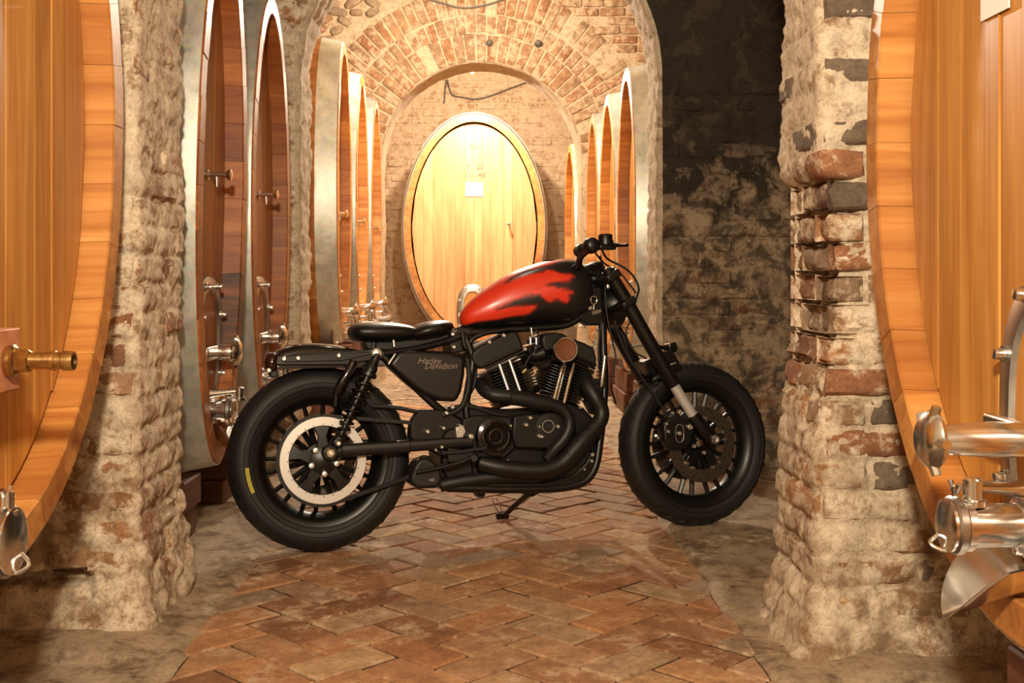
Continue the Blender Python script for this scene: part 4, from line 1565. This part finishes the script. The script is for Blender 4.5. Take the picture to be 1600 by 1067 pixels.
# seat pads
seat1 = loft('pillion_pad', [(545, 517, 521, .02), (548, 510, 528, .075), (556, 506, 534, .10), (575, 503.5, 537, .11), (600, 503.5, 537, .11), (625, 506, 535, .105), (643, 511, 531, .09), (655, 517, 527, .05)], 'leather', e=2.3, n=32)
seat2 = loft('rider_seat', [(630, 519, 528, .07), (642, 512, 533, .105), (658, 504.5, 532, .122), (678, 501, 529, .12), (693, 501, 525, .10), (701, 503, 521, .075), (705, 508, 516, .03)], 'leather', e=2.3, n=32)
seat1['label'] = 'rounded pillion pad'
sb = slab('seat_base', [(570, 534), (640, 531), (700, 520), (703, 527), (640, 548), (575, 546)], .05, -.05, 'blk_matt')
pipe('seat_stay', [(614, 523), (616, 542)], .006, 'bolt', o=.075, n=1)
pipe('seat_stay', [(585, 530), (583, 548)], .014, 'blk_matt', o=.04, n=1)

# rear fender: shell over the tyre
def fender():
    top = [(429, 556), (432, 548), (444, 542), (462, 538), (485, 536.5), (508, 537.5), (530, 541), (555, 546), (580, 549), (600, 548)]
    n = 18; vs = []; fs = []
    P = catmull([L(x, y, 0) for x, y in top], 4)
    base = L(500, 575, .09).z
    m = len(P)
    for sgn, inset in ((0, 0), (1, .003)):
        for p in P:
            for k in range(n + 1):
                a = pi * k / n
                c, s_ = cos(a), sin(a)
                y = (.098 - inset) * math.copysign(abs(c) ** .45, c)
                z = base + (p.z - inset - base) * (abs(s_) ** .45)
                vs.append(Vector((p.x, y, z)))
    w = n + 1; off = m * w
    for i in range(m - 1):
        for k in range(n):
            a = i * w + k
            fs.append((a, a + 1, a + w + 1, a + w)); fs.append((off + a, off + a + w, off + a + w + 1, off + a + 1))
    for k in range(n):
        fs.append((k, off + k, off + k + 1, k + 1))
    mb = MB(); mb.add(vs, fs)
    return mb.build('fender', M['blk_gloss'], bike, smooth=50)


fender()
slab('fender_strut', [(431, 569), (433, 556), (590, 545), (602, 549), (600, 560), (560, 566), (545, 570), (433, 570)], .115, .100, 'blk_satin', bevel=.003)
slab('fender_strut_rib', [(440, 557), (585, 549), (583, 553), (536, 564), (446, 566)], .119, .113, 'blk_matt', bevel=.003)
for x, y in ((443.5, 560.5), (465.5, 559.5), (529, 555.5)): bolt(x, y, .121, .0085)
side_disc('strut_washer', 588.5, 552, .135, [(0, .012), (.010, .012), (.014, .010), (.016, .012), (.019, .010), (.019, -.02)], 'bolt')
tl = loft('tail_lamp', [(411, 566, 569, .01), (414, 556, 578, .035), (421, 551, 583, .045), (428, 550, 584, .045), (433, 553, 580, .035)], 'red_glass', e=2.2)
bolt(420, 578.5, .06, .009)
slab('number_plate_bracket', [(417, 575), (432, 578), (436, 588), (424, 590)], .03, -.03, 'blk_matt')

# ---------------------------------------------------------------- frame
fr = pipe('frame_backbone', [(596, 553), (640, 548), (700, 528), (722, 516), (760, 516), (830, 511), (890, 503), (925, 470), (930, 440)], .017, 'blk_satin', o=.0)
for s_ in (.055, -.055):
    pipe('frame_rail', [(590, 553, s_ * 1.8), (650, 545, s_ * 1.4), (708, 530, s_), (735, 520, s_), (830, 513, s_), (885, 508, s_), (915, 490, s_)], .013, 'blk_satin')
    pipe('frame_downtube', [(936, 445, s_ * .2), (941, 500, s_ * .6), (943, 560, s_), (944, 610, s_), (938, 680, s_ * 1.4), (926, 738, s_ * 1.6), (890, 760, s_ * 1.6), (800, 764, s_ * 1.6), (700, 762, s_ * 1.6)], .0165, 'blk_satin')
    pipe('frame_seat_tube', [(725, 522, s_), (738, 560, s_ * 1.5), (733, 600, s_ * 1.6), (728, 640, s_ * 1.7), (738, 700, s_ * 1.7), (745, 760, s_ * 1.6)], .015, 'blk_satin')
    pipe('frame_brace', [(598, 556, s_ * 1.8), (640, 596, s_ * 1.8), (688, 640, s_ * 1.7), (720, 660, s_ * 1.7)], .015, 'blk_satin')
pipe('frame_loop', [(722, 520), (728, 545), (738, 530), (760, 520), (800, 514)], .010, 'blk_satin', o=.07)
slab('frame_gusset', [(700, 528), (716, 515), (745, 513), (742, 530), (735, 548), (705, 552)], .06, -.06, 'blk_satin')
bolt(706.5, 522, .065, .008); bolt(708.5, 542, .065, .008)

# oil tank side cover
cov = slab('side_cover', [(622, 549), (640, 547), (700, 549), (728, 556), (727, 585), (722, 612), (714, 628), (690, 627), (663, 617), (640, 600), (607, 570)], .125, .02, 'blk_satin', bevel=.016, seg=4)
slab('cover_edge_highlight', [(617, 552), (619, 553), (608, 570), (606, 568)], .128, .12, 'bolt', parent=cov, bevel=.001)  # highlight on the cover's rear edge, made as a bright strip


def side_text(body, px, py, o, size, ang, mat='script', shear=.45, parent=bike):
    p = L(px, py, o)
    c, s_ = cos(ang), sin(ang)
    m = Matrix(((c, -s_, 0, p.x), (0, 0, -1, p.y), (s_, c, 0, p.z), (0, 0, 0, 1)))
    return text_on(body, size, parent, m, M[mat], 'script_lettering', shear, .0006)


side_text('Harley', 670, 564, .1262, .033, -.02, parent=cov)
side_text('Davidson', 688, 572, .1262, .033, -.02, parent=cov)
pipe('hose', [(730, 560), (733, 590), (728, 620), (716, 640), (690, 650)], .010, 'rubber', o=.11)
pipe('hose', [(743, 575), (741, 600), (730, 625), (745, 640), (780, 648)], .008, 'rubber', o=.08)
pipe('hose', [(700, 640), (730, 634), (770, 645), (800, 652)], .009, 'rubber', o=.10)

# ---------------------------------------------------------------- engine
eng = slab('crankcase', [(688, 650), (715, 636), (745, 634), (800, 640), (850, 634), (885, 630), (912, 636), (930, 655), (934, 690), (928, 728), (905, 750), (850, 760), (760, 762), (705, 760), (690, 735)], .095, -.12, 'fin', bevel=.014, seg=3)
eng['label'] = 'black crankcase'
slab('cam_cover', [(803, 650), (822, 646), (845, 646), (868, 642), (884, 650), (888, 672), (878, 692), (858, 702), (806, 700), (800, 680)], .140, .09, 'fin', eng, bevel=.008)
slab('gearbox_cover', [(722, 655), (745, 648), (800, 650), (806, 700), (790, 716), (745, 716), (724, 700)], .120, .08, 'fin', eng, bevel=.008)
slab('belly_pan', [(689, 757), (712, 750), (760, 752), (850, 752), (893, 742), (915, 722), (925, 700), (934, 706), (933, 732), (922, 746), (903, 757), (868, 767), (700, 769), (688, 765)], .10, -.13, 'blk_gloss', eng, bevel=.01, seg=3)
# clutch cover with turned rings
side_disc('clutch_cover', 770.5, 681, .12, [(0, .028), (.022, .028), (.024, .034), (.036, .034), (.038, .028), (.044, .028), (.046, .036), (.052, .036), (.054, .028), (.066, .024), (.070, .016), (.072, -.02)], 'blk_gloss', eng, 48)
MB().lathe([(0, .044), (.019, .044), (.021, .040), (.021, .028)], L(768, 682, .12), (0, -1, 0), 6).build('hex_plug', M['blk_gloss'], eng, smooth=20)
for r_, a0, a1 in ((.0245, 0, 6.2), (.050, 2.0, 3.9), (.068, .3, 2.6), (.068, 3.4, 5.0), (.050, 4.8, 6.6)):
    MB().lathe([(r_ - .0022, .0355 if r_ < .06 else .020), (r_, .0390 if r_ < .06 else .0285), (r_ + .0022, .0355 if r_ < .06 else .020)], L(770.5, 681, .12), (0, -1, 0), 24, (1, 0, 0), a0, a1).build('turned_edge', M['bolt'], eng)
# timing cover
side_disc('timing_cover', 856.5, 666, .14, [(0, .012), (.022, .012), (.024, .004), (.048, .002), (.050, -.01)], 'blk_matt', eng)
side_disc('silver_ring', 856.5, 666, .152, [(.0215, 0), (.0215, .003), (.0240, .003), (.0240, 0)], 'bolt', eng)
for x, y, o in ((828, 652.5, .142), (821.5, 663.5, .142), (797, 665, .125), (736, 682, .13), (718.5, 664.5, .125), (717, 673, .13), (692.5, 668.5, .13), (667.5, 674, .135), (689.5, 698, .135), (680.5, 703, .14), (716.5, 694, .13), (726, 695.5, .13), (845.5, 682, .142), (842, 681, .142), (906, 637, .12), (909, 623.5, .12), (887, 636.5, .13), (923.5, 720, .105), (912, 733, .11), (925, 710, .1), (756, 662, .13), (795, 684, .13), (706.5, 636, .125), (697, 645, .125), (842, 666.5, .145), (871, 666, .145), (793, 720, .12)):
    bolt(x, y, o, random.choice((.0055, .007, .008)), eng)
bolt(736, 682, .135, .0115, eng)
slab('clutch_arm', [(712, 668), (724, 664), (728, 674), (720, 690), (714, 688)], .135, .12, 'bolt', eng, bevel=.002)


def cylinder(cx, cy, ang, label, w_px=36, hw=.075, head=True):
    c = L(cx, cy, .0)
    ax = Vector((sin(ang), 0, cos(ang)))
    fwd = Vector((cos(ang), 0, -sin(ang)))
    root = None
    base = c - ax * .135
    core = MB().tube([base, c + ax * .02], .058, 24).build('engine_cylinder', M['fin'], bike)
    core['label'] = label
    n = 13
    for k in range(n):
        f = k / (n - 1)
        p = c - ax * (.125 - .140 * f)
        hx = .094 + .010 * f; hy = .082 + .006 * f
        vs = []
        for th in (-.0016, .0016):
            for q_ in range(24):
                a = 2 * pi * q_ / 24
                cc, ss = cos(a), sin(a)
                vs.append(p + ax * th + fwd * hx * math.copysign(abs(cc) ** .55, cc) + Vector((0, 1, 0)) * hy * math.copysign(abs(ss) ** .55, ss))
        MB().add(vs, [tuple(range(24)), tuple(range(24, 48))] + [(i, (i + 1) % 24, 24 + (i + 1) % 24, 24 + i) for i in range(24)]).build('cooling_fin', M['fin'], core, smooth=30)
    return core


cylR = cylinder(787, 576, -radians(21), 'rear finned cylinder')
cylF = cylinder(884, 574, radians(24), 'front finned cylinder')
rb1 = slab('rocker_box', [(737, 552), (750, 541), (765, 534), (785, 525), (800, 518), (808, 518), (814, 530), (819, 544), (815, 550), (757, 577), (744, 573), (738, 563)], .105, -.09, 'blk_matt', bevel=.010, seg=3)
rb2 = slab('rocker_box', [(846, 529), (852, 522), (866, 519), (880, 521), (895, 529), (915, 536), (929, 544), (933, 560), (932, 575), (926, 574), (888, 556), (850, 548)], .105, -.09, 'blk_matt', bevel=.010, seg=3)
for k in range(3):
    d = 5.2 * k
    pipe('rocker_ridge', [(756 + d * .5, 571 + d), (816 + d * .45, 543 + d)], .0055, 'blk_satin', rb1, o=.106 - .004 * k, n=1, seg=8)
    pipe('rocker_ridge', [(888 - d * .2, 551 + d), (931 - d * .35, 571 + d)], .0055, 'blk_satin', rb2, o=.106 - .004 * k, n=1, seg=8)
for x, y in ((819.5, 545.5), (764, 534.5), (786.5, 524)): bolt(x, y, .108, .008, rb1)
for x, y in ((927, 541), (929, 533)): bolt(x, y, .10, .007, rb2)
# pushrod tubes
for a, b, r_, m_ in (((780, 569), (794, 609), .0055, 'fork_metal'), ((796, 563), (813, 612), .0055, 'fork_metal'), ((881, 565), (864.5, 628), .0085, 'chrome'), ((896, 568), (880, 636), .0090, 'chrome'), ((884, 570), (870, 628), .003, 'chrome')):
    pr = pipe('pushrod_tube', [(*a, .112), (*b, .135)], r_, m_, n=1, seg=14)
    pr['label'] = 'chrome pushrod tube'
# air intake
intake = side_disc('air_intake', 869, 547, .09, [(.030, -.02), (.038, .01), (.046, .06), (.046, .104), (.044, .108), (.040, .104), (.040, .09)], 'blk_gloss')
MB().lathe([(.0395, .102), (.042, .110), (.046, .110), (.0475, .102), (.046, .094)], L(869, 547, .09), (0, -1, 0), 40).build('chrome_rim', M['chrome'], intake)
side_disc('filter_mesh', 869, 547, .09, [(0, .098), (.02, .098), (.0405, .101)], 'filter', intake)
slab('carburettor', [(826, 540), (850, 532), (862, 545), (862, 572), (846, 578), (826, 566)], .08, -.02, 'blk_gloss')
pipe('carburettor_neck', [(818, 556, .04), (835, 556, .08), (852, 550, .10)], .024, 'blk_satin')
for a, b in (((829, 528), (829, 538)), ((838, 528), (838, 538)), ((833, 553), (845, 554))):
    pipe('fuel_fitting', [a, b], .0045, 'bolt', o=.10, n=1, seg=8)
pipe('spark_plug_lead', [(819, 574), (826, 560), (838, 545), (842, 525), (836, 512)], .0045, 'rubber', o=.10)
nt_ = pipe('spark_plug', [(816, 583), (822, 577)], .0075, 'gold', o=.105, n=1)
pipe('fuel_line', [(830, 512), (832, 524), (842, 530)], .005, 'bolt', o=.09)

# ---------------------------------------------------------------- exhaust
EX1 = [(750, 598, .07), (757, 609, .11), (772, 617, .14), (800, 620, .155), (835, 627, .158), (862, 632, .158), (880, 640, .158), (889, 655, .158), (888, 672, .158), (879, 688, .155), (866, 702, .145), (855, 716, .13)]
ex1 = pipe('exhaust_pipe', EX1, [.026] * 3 + [.0235] * 5 + [.024] * 4, 'blk_exhaust', seg=20)
ex1['label'] = 'rear cylinder exhaust pipe'
hs = pipe('heat_shield', [(796, 620, .160), (830, 625.5, .162), (858, 631.5, .162)], [.029, .030, .029], 'blk_exhaust', ex1, seg=20)
for x, y in ((805, 616.5), (819, 619), (833, 622), (811, 626), (826, 628.5), (840, 631), (848, 625)):
    side_disc('vent_hole', x, y, .192, [(0, .0), (.0042, 0), (.0042, -.01)], 'blk_matt', ex1, 8)
EX2 = [(914, 590, .07), (918, 602, .105), (929, 620, .13), (939, 640, .135), (938, 656, .14), (924, 674, .145), (908, 692, .15), (892, 710, .155), (874, 726, .155), (850, 734, .155), (815, 734, .15), (780, 730, .14), (750, 723, .12)]
ex2 = pipe('exhaust_pipe', EX2, [.030, .031, .031, .030, .030, .031, .033, .033, .031, .030, .030, .030, .028], 'blk_exhaust', seg=22)
ex2['label'] = 'front cylinder exhaust pipe'
hs2 = pipe('heat_shield', [(932, 665, .148), (908, 691, .158), (889, 713, .160)], [.034, .036, .035], 'blk_exhaust', ex2, seg=22)
for x, y in ((921, 670), (909, 677), (903, 689), (917, 681), (894, 694), (899, 703), (888, 702)):
    side_disc('vent_hole', x, y, .190, [(0, .0), (.0045, 0), (.0045, -.01)], 'blk_matt', ex2, 8)
slab('exhaust_shroud', [(912, 596), (935, 590), (944, 605), (946, 640), (930, 650), (914, 620)], .10, .03, 'blk_exhaust', ex2, bevel=.012, seg=3)
muf = slab('muffler', [(640, 752), (648, 728), (655, 718), (668, 715), (680, 722), (691, 738), (691, 752), (684, 763), (652, 764)], .15, .04, 'blk_matt', bevel=.012, seg=3)
side_text('HD', 675, 750, .152, .014, 0, 'bolt', 0, muf)
pipe('muffler_pipe', [(688, 758, .08), (730, 750, .09), (790, 744, .10), (840, 745, .10)], .026, 'blk_matt', seg=16)
pipe('brake_rod', [(652, 726, .14), (652, 718, .14), (662, 713, .14), (676, 716, .14)], .005, 'blk_gloss')

# ---------------------------------------------------------------- chain
def chain():
    R1 = .160; c1_ = rc_.copy()
    pf = L(736, 688, .075); R2 = .048
    up0, up1 = c1_ + Vector((0, 0, R1)), Vector((pf.x, 0, pf.z + R2))
    dn0, dn1 = c1_ + Vector((.02, 0, -R1)), Vector((pf.x, 0, pf.z - R2))
    path = []
    nA = 60
    a_start = pi / 2 + .06; a_end = 2 * pi - pi / 2 + .16
    for k in range(nA + 1):
        a = a_start + (a_end - a_start) * k / nA
        path.append(c1_ + Vector((cos(a) * R1, 0, sin(a) * R1)))
    b0, b1 = 1.5 * pi + .16, 2.5 * pi + .06
    arc2 = [Vector((pf.x + cos(b) * R2, 0, pf.z + sin(b) * R2)) for b in [b0 + (b1 - b0) * k / 12 for k in range(13)]]
    full = path + arc2 + [path[0]]
    # resample
    pitch = .0159; pts = [full[0]]; acc = 0
    for a, b in zip(full, full[1:]):
        seg_ = (b - a).length
        while acc + seg_ >= pitch:
            t = (pitch - acc) / seg_
            a = a.lerp(b, t); pts.append(a); seg_ = (b - a).length; acc = 0
        acc += seg_
    m = MB()
    for k, (a, b) in enumerate(zip(pts, pts[1:])):
        mid_ = (a + b) / 2; d = (b - a).normalized()
        Rm = Matrix((d, Vector((0, 1, 0)), d.cross(Vector((0, 1, 0))))).transposed()
        wy = .0085 if k % 2 else .0065
        for s_ in (-1, 1):
            m.box(mid_ + Vector((0, -.095 + s_ * wy, 0)), (.0200, .002, .0125), Rm)
        m.tube([a + Vector((0, -.086, 0)), a + Vector((0, -.105, 0))], .0042, 6)
    o = m.build('drive_chain', M['blk_satin'], bike, smooth=30)


chain()
side_disc('sprocket_cover', 708, 688, .11, [(0, .018), (.040, .016), (.046, .006), (.048, -.03)], 'blk_satin')
slab('pivot_plate', [(655, 640), (690, 640), (722, 655), (722, 712), (690, 714), (662, 700), (640, 684), (642, 660)], .115, .06, 'blk_satin', bevel=.006)
pipe('chain_guard', [(580, 634), (620, 637), (660, 645), (700, 648)], .008, 'blk_matt', o=.10)
# foot controls and linkage
pipe('brake_linkage', [(690, 708), (720, 706), (745, 702), (760, 700)], .008, 'rubber', o=.15)
pipe('brake_linkage', [(650, 738), (690, 730), (720, 722), (742, 712)], .007, 'blk_satin', o=.165)
pipe('foot_peg', [(742, 712, .15), (741, 716, .22)], .012, 'rubber', n=1)
slab('pedal_arm', [(700, 700), (745, 706), (748, 716), (730, 724), (700, 722)], .15, .135, 'blk_matt', bevel=.004)
side_disc('oil_drain', 750, 770, .02, [(0, .02), (.016, .02), (.018, .0), (.018, -.03)], 'blk_matt')

# ---------------------------------------------------------------- side stand
foot = L(783, 808, 0)
# the stand folds out to the far side and reaches the floor
pt_top = L(831, 768, -.08)
wz = BM4.inverted()
def world_px(px, py):
    Y = F_PX * CAM_H / (py - VPY); return wz @ Vector(((px - VPX) * Y / F_PX, Y, .008))
ft = world_px(787, 810)
st = MB().tube([pt_top, pt_top.lerp(ft, .5) + Vector((-.006, 0, 0)), ft], [.013, .011, .010], 12, 3).build('side_stand', M['blk_satin'], bike)
MB().tube([ft + Vector((-.03, 0, .002)), ft + Vector((.02, 0, .0))], [.014, .012], 10).build('stand_foot', M['blk_satin'], st)
MB().tube([pt_top + Vector((.02, -.01, .01)), pt_top.lerp(ft, .45) + Vector((.012, -.01, 0))], .0055, 8).build('stand_spring', M['bolt'], st)
lp = [ft + (wz.to_3x3() @ Vector(v)) for v in ((-.005, 0, .0), (-.028, -.01, .030), (-.046, -.01, .070), (-.038, -.01, .078), (-.026, -.01, .070), (-.012, -.01, .036), (-.005, 0, .0))]
MB().tube(lp, .0032, 8, 3).build('stand_tab', M['bolt'], st)
slab('stand_bracket', [(795, 757), (850, 757), (846, 770), (832, 777), (806, 768)], -.02, -.10, 'blk_satin', bevel=.006)

# ---------------------------------------------------------------- fork and steering
FT, FB = L(951, 425, .112), L(1111, 686, .098)
FM1, FM2 = L(1053, 602, .105), L(1082, 648, .102)
lat = Vector((-sin(STEER), cos(STEER), 0)) * .222


def fork_leg(off, lab):
    t, m1, m2, b = FT + off, FM1 + off, FM2 + off, FB + off
    d = (b - t).normalized()
    leg = MB().tube([t - d * .01, t + d * .12, t.lerp(m1, .55), m1 - d * .005, m1], [.0255, .0265, .0285, .0285, .024], 22).build('fork_leg', M['blk_satin'], bike)
    leg['label'] = lab
    MB().tube([m1 - d * .01, m2 + d * .01], .0205, 20).build('fork_tube', M['fork_metal'], leg)
    MB().tube([m2, m2 + d * .012, m2.lerp(b, .6), b, b + d * .022], [.0235, .026, .026, .028, .018], 18).build('fork_foot', M['blk_satin'], leg)
    MB().lathe([(0, .008), (.012, .008), (.020, .004), (.021, -.006)], t - d * .01, -d, 18).build('fork_cap', M['blk_gloss'], leg)
    return leg


fr_ = fork_leg(Vector((0, 0, 0)), 'near fork leg with bare chrome tube')
fork_leg(lat, 'far fork leg')
fax_y = Vector((-sin(STEER), cos(STEER), 0))
MB().tube([FB - fax_y * .016, FB + lat + fax_y * .016], .011, 14).build('axle', M['bolt'], bike)
MB().lathe([(0, .006), (.006, .006), (.008, .014), (.015, .014), (.018, .008), (.018, 0)], FB - fax_y * .028, -fax_y, 16).build('axle_cap', M['bolt'], bike)
# triple clamps
dk = (FB - FT).normalized()
for f, nm in ((.035, 'fork_clamp'), (.27, 'fork_clamp')):
    a = FT.lerp(FM1, f); b = a + lat
    back = Vector((-.055, 0, -.02))
    m = MB()
    u_ = Vector((1, 0, 0)) - dk * dk.x; u_.normalize()
    vs = []
    for h in (-.016, .016):
        for q_ in ((a - fax_y * .034 + u_ * .030), (a - fax_y * .034 - u_ * .030), ((a + b) / 2 - fax_y * .03 - u_ * .085), ((a + b) / 2 + fax_y * .03 - u_ * .085), (b + fax_y * .034 - u_ * .030), (b + fax_y * .034 + u_ * .030)):
            vs.append(q_ + dk * h)
    m.add(vs, [tuple(range(6)), tuple(range(6, 12))] + [(i, (i + 1) % 6, 6 + (i + 1) % 6, 6 + i) for i in range(6)])
    m.build(nm, M['blk_satin'], bike, bevel=.008, seg=3)
ctr = (FT + FT + lat) / 2
MB().tube([ctr - Vector((.06, 0, 0)) + dk * .0, ctr - Vector((.06, 0, 0)) + dk * .19], .030, 20).build('steering_head', M['blk_satin'], bike)
# headlamp shell in front of the fork
hl = MB().lathe([(0, -.075), (.05, -.07), (.078, -.04), (.086, .0), (.088, .02), (.080, .026), (.078, .018), (0, .026)], ctr + Vector((.075, 0, -.125)), (1, 0, -.12), 32).build('headlamp', M['blk_satin'], bike)
MB().lathe([(0, .030), (.05, .026), (.078, .016)], ctr + Vector((.075, 0, -.125)), (1, 0, -.12), 32).build('headlamp_lens', M['chrome'], hl)
# handlebar: low bar on risers
gr = L(928, 384, .34)
gl = Vector((gr.x, .33, gr.z)) + Vector((-sin(STEER) * .68, 0, -.055))
mid_b = (gr + gl) / 2 + Vector((.03, 0, -.03))
bar = MB().tube([gr, gr.lerp(mid_b, .42), mid_b - fax_y * .11, mid_b + fax_y * .11, gl.lerp(mid_b, .42), gl], .0125, 14, 5).build('handlebar', M['blk_satin'], bike)
for q_, sg in ((gr, 1), (gl, -1)):
    gd = (mid_b - q_).normalized(); gd = Vector((0, sg, 0)) * 1.0 + Vector((.03, 0, -.01)); gd.normalize()
    MB().lathe([(0, -.012), (.012, -.012), (.018, -.006), (.019, .0), (.0185, .006), (.016, .008), (.0165, .05), (.0165, .115), (.019, .118), (.019, .124), (.012, .125)], q_, gd, 22).build('grip', M['rubber'], bar)
    MB().tube([q_ + gd * .125, q_ + gd * .165], .024, 18).build('switch_housing', M['blk_satin'], bar)
side_disc('bar_end', 926, 383, .35, [(0, .014), (.016, .013), (.026, .006), (.030, -.006), (.030, -.022), (.018, -.03)], 'blk_satin', bar)
ms = MB().lathe([(0, .024), (.024, .024), (.027, .020), (.027, .0), (.030, .0), (.030, -.016), (.016, -.02)], L(946, 376, .22), (.0, 0, 1), 26).build('brake_reservoir', M['blk_satin'], bar)
MB().box(L(948, 386, .22), (.07, .03, .022)).build('lever_perch', M['blk_satin'], bar, bevel=.006)
MB().tube([L(944, 383, .21), L(960, 383, .24), L(972, 383.5, .28), L(980, 383, .31)], [.010, .009, .0065, .0075], 10, 4).build('brake_lever', M['blk_satin'], bar)
for s_ in (-1, 1):
    MB().tube([mid_b + fax_y * .05 * s_, ctr + fax_y * .05 * s_ + Vector((-.025, 0, 0))], .016, 14).build('riser', M['blk_satin'], bike)
side_disc('speedometer', 925, 425, .03, [(0, .02), (.028, .018), (.034, .008), (.036, -.05), (.028, -.06)], 'blk_satin')
loft('dash_cowl', [(912, 424, 436, .03), (918, 414, 452, .05), (928, 409, 462, .055), (938, 409, 466, .05), (944, 416, 460, .03)], 'blk_satin', e=2.3)
slab('electrics_panel', [(908, 455), (918, 440), (940, 445), (944, 500), (940, 508), (918, 508), (906, 498)], .075, .02, 'blk_satin', bevel=.006)
MB().tube([L(928 + 4.6 * cos(t), 469 + 6.5 * sin(t), .10) for t in [2 * pi * k / 20 for k in range(21)]], .0028, 8).build('key_ring', M['chrome'], bike)['label'] = 'chrome key ring'
pipe('ignition_key', [(928, 476), (928, 484)], .003, 'chrome', o=.10, n=1)
bolt(921, 481, .08, .010); bolt(914, 448, .08, .006); bolt(946.5, 439, .09, .005, mat='gold')
lb = slab('data_label', [(925, 486), (940, 483), (939, 488), (926, 492)], .078, .07, 'script', bevel=0)
# cables
for pts, r_ in (([(941, 392, .2), (950, 405, .12), (975, 418, .12), (990, 432, .12), (998, 450, .12), (995, 464, .1), (990, 480, .1)], .0042),
                ([(930, 395, .2), (945, 412, .1), (966, 424, .1), (982, 442, .1), (994, 458, .1)], .0035),
                ([(938, 400, .15), (944, 430, .1), (946, 460, .1), (948, 490, .1), (956, 530, .1), (962, 560, .1), (955, 600, .1), (962, 630, .05)], .0038),
                ([(940, 500, .08), (936, 530, .08), (935, 560, .08), (938, 590, .07)], .0035),
                ([(908, 418, .0), (920, 414, .0), (930, 420, 0), (936, 440, 0)], .0045),
                ([(949, 508, .09), (960, 515, .09), (972, 520, .09), (980, 545, .09), (986, 570, .07)], .0040),
                ([(988, 470, .10), (985, 500, .1), (978, 520, .1), (990, 548, .1), (1010, 560, .1)], .0035)):
    pipe('cable', pts, r_, 'rubber', seg=8)
hc = MB().tube([L(945, 556, .11), L(944, 566, .11), L(940, 600, .11), L(939, 605, .11)], [.010, .012, .012, .008], 14).build('regulator_clamp', M['brushed'], bike)
for k in range(7):
    y = 562 + 6 * k
    MB().tube([L(947 - k * .9, y, .118), L(936 - k * .9, y + 1, .118)], .0022, 6).build('clamp_thread', M['blk_satin'], hc)
# front mudguard, bracket, turn signal
def mudguard():
    vs = []; fs = []
    c = fcc; n = 14
    angs = [radians(104) + radians(26) * k / 16 for k in range(17)]
    for R_ in (RF + .014, RF + .011):
        for a in angs:
            e = ffw * cos(a) + Vector((0, 0, 1)) * sin(a)
            for k in range(n + 1):
                u = -1 + 2 * k / n
                vs.append(c + e * (R_ - .028 * abs(u) ** 2.6) + fax * u * .068)
    w = n + 1; off = len(angs) * w
    for i in range(len(angs) - 1):
        for k in range(n):
            a = i * w + k
            fs += [(a, a + 1, a + w + 1, a + w), (off + a, off + a + w, off + a + w + 1, off + a + 1)]
    for i in range(len(angs) - 1):
        for k in (0, n):
            a = i * w + k; fs.append((a, a + w, off + a + w, off + a))
    for k in range(n):
        fs.append((k, off + k, off + k + 1, k + 1)); b = (len(angs) - 1) * w + k
        fs.append((b, b + 1, off + b + 1, off + b))
    return MB().add(vs, fs).build('fender', M['blk_gloss'], bike, smooth=60)


mudguard()
slab('fork_brace', [(1004, 566), (1018, 560), (1052, 588), (1046, 600), (1012, 580)], .05, -.05, 'blk_satin', bevel=.005)
pipe('horn_bracket', [(988, 542, 0), (1005, 539, 0), (1012, 541, 0)], .004, 'bolt')
ts = slab('turn_signal', [(1045, 537), (1057, 534), (1060, 545), (1057, 551), (1046, 550)], -.06, -.12, 'blk_gloss', bevel=.006, seg=3)
pipe('turn_signal_stalk', [(1030, 542, -.06), (1050, 546, -.08)], .008, 'blk_satin', ts)
slab('turn_signal_bracket', [(1034, 550), (1052, 548), (1064, 570), (1058, 578), (1046, 566)], -.05, -.07, 'blk_satin', bevel=.002)
# caliper
cal = slab('brake_caliper', [(1036, 662), (1046, 652), (1062, 648), (1082, 655), (1086, 672), (1078, 694), (1064, 704), (1048, 702), (1038, 688)], .108, .045, 'blk_satin', bevel=.010, seg=3)
pd = [(1062 + 6.3 * cos(t) * (1 if True else 0), 677 + 14 * math.copysign(abs(sin(t)) ** .6, sin(t))) for t in [2 * pi * k / 24 for k in range(25)]]
MB().tube([L(x, y, .112) for x, y in pd], .0018, 6).build('pad_outline', M['bolt'], cal)
for x, y, r_ in ((1061, 677, .009), (1077.5, 667, .011), (1061.5, 644, .010), (1050, 645, .007), (1043, 674, .007), (1027, 684, .006), (1084, 697, .008), (1099.5, 707, .008), (1040, 662, .006)): bolt(x, y, .113, r_, cal)
sl = side_disc('sensor_ring', 1093, 692, .108, [(0, .004), (.014, .003), (.018, -.004), (.018, -.01)], 'chrome', cal)
pipe('brake_hose', [(1046, 655, .1), (1030, 630, .1), (1000, 585, .1), (975, 545, .09), (960, 500, .08)], .0045, 'rubber')
for k in range(6):
    pipe('bolt', [(1015 + 9 * (k % 3), 655 + 26 * (k // 3), -.05), (1016 + 9 * (k % 3), 655 + 26 * (k // 3), -.02)], .006, 'gold' if k % 2 else 'bolt', cal, n=1, seg=8)
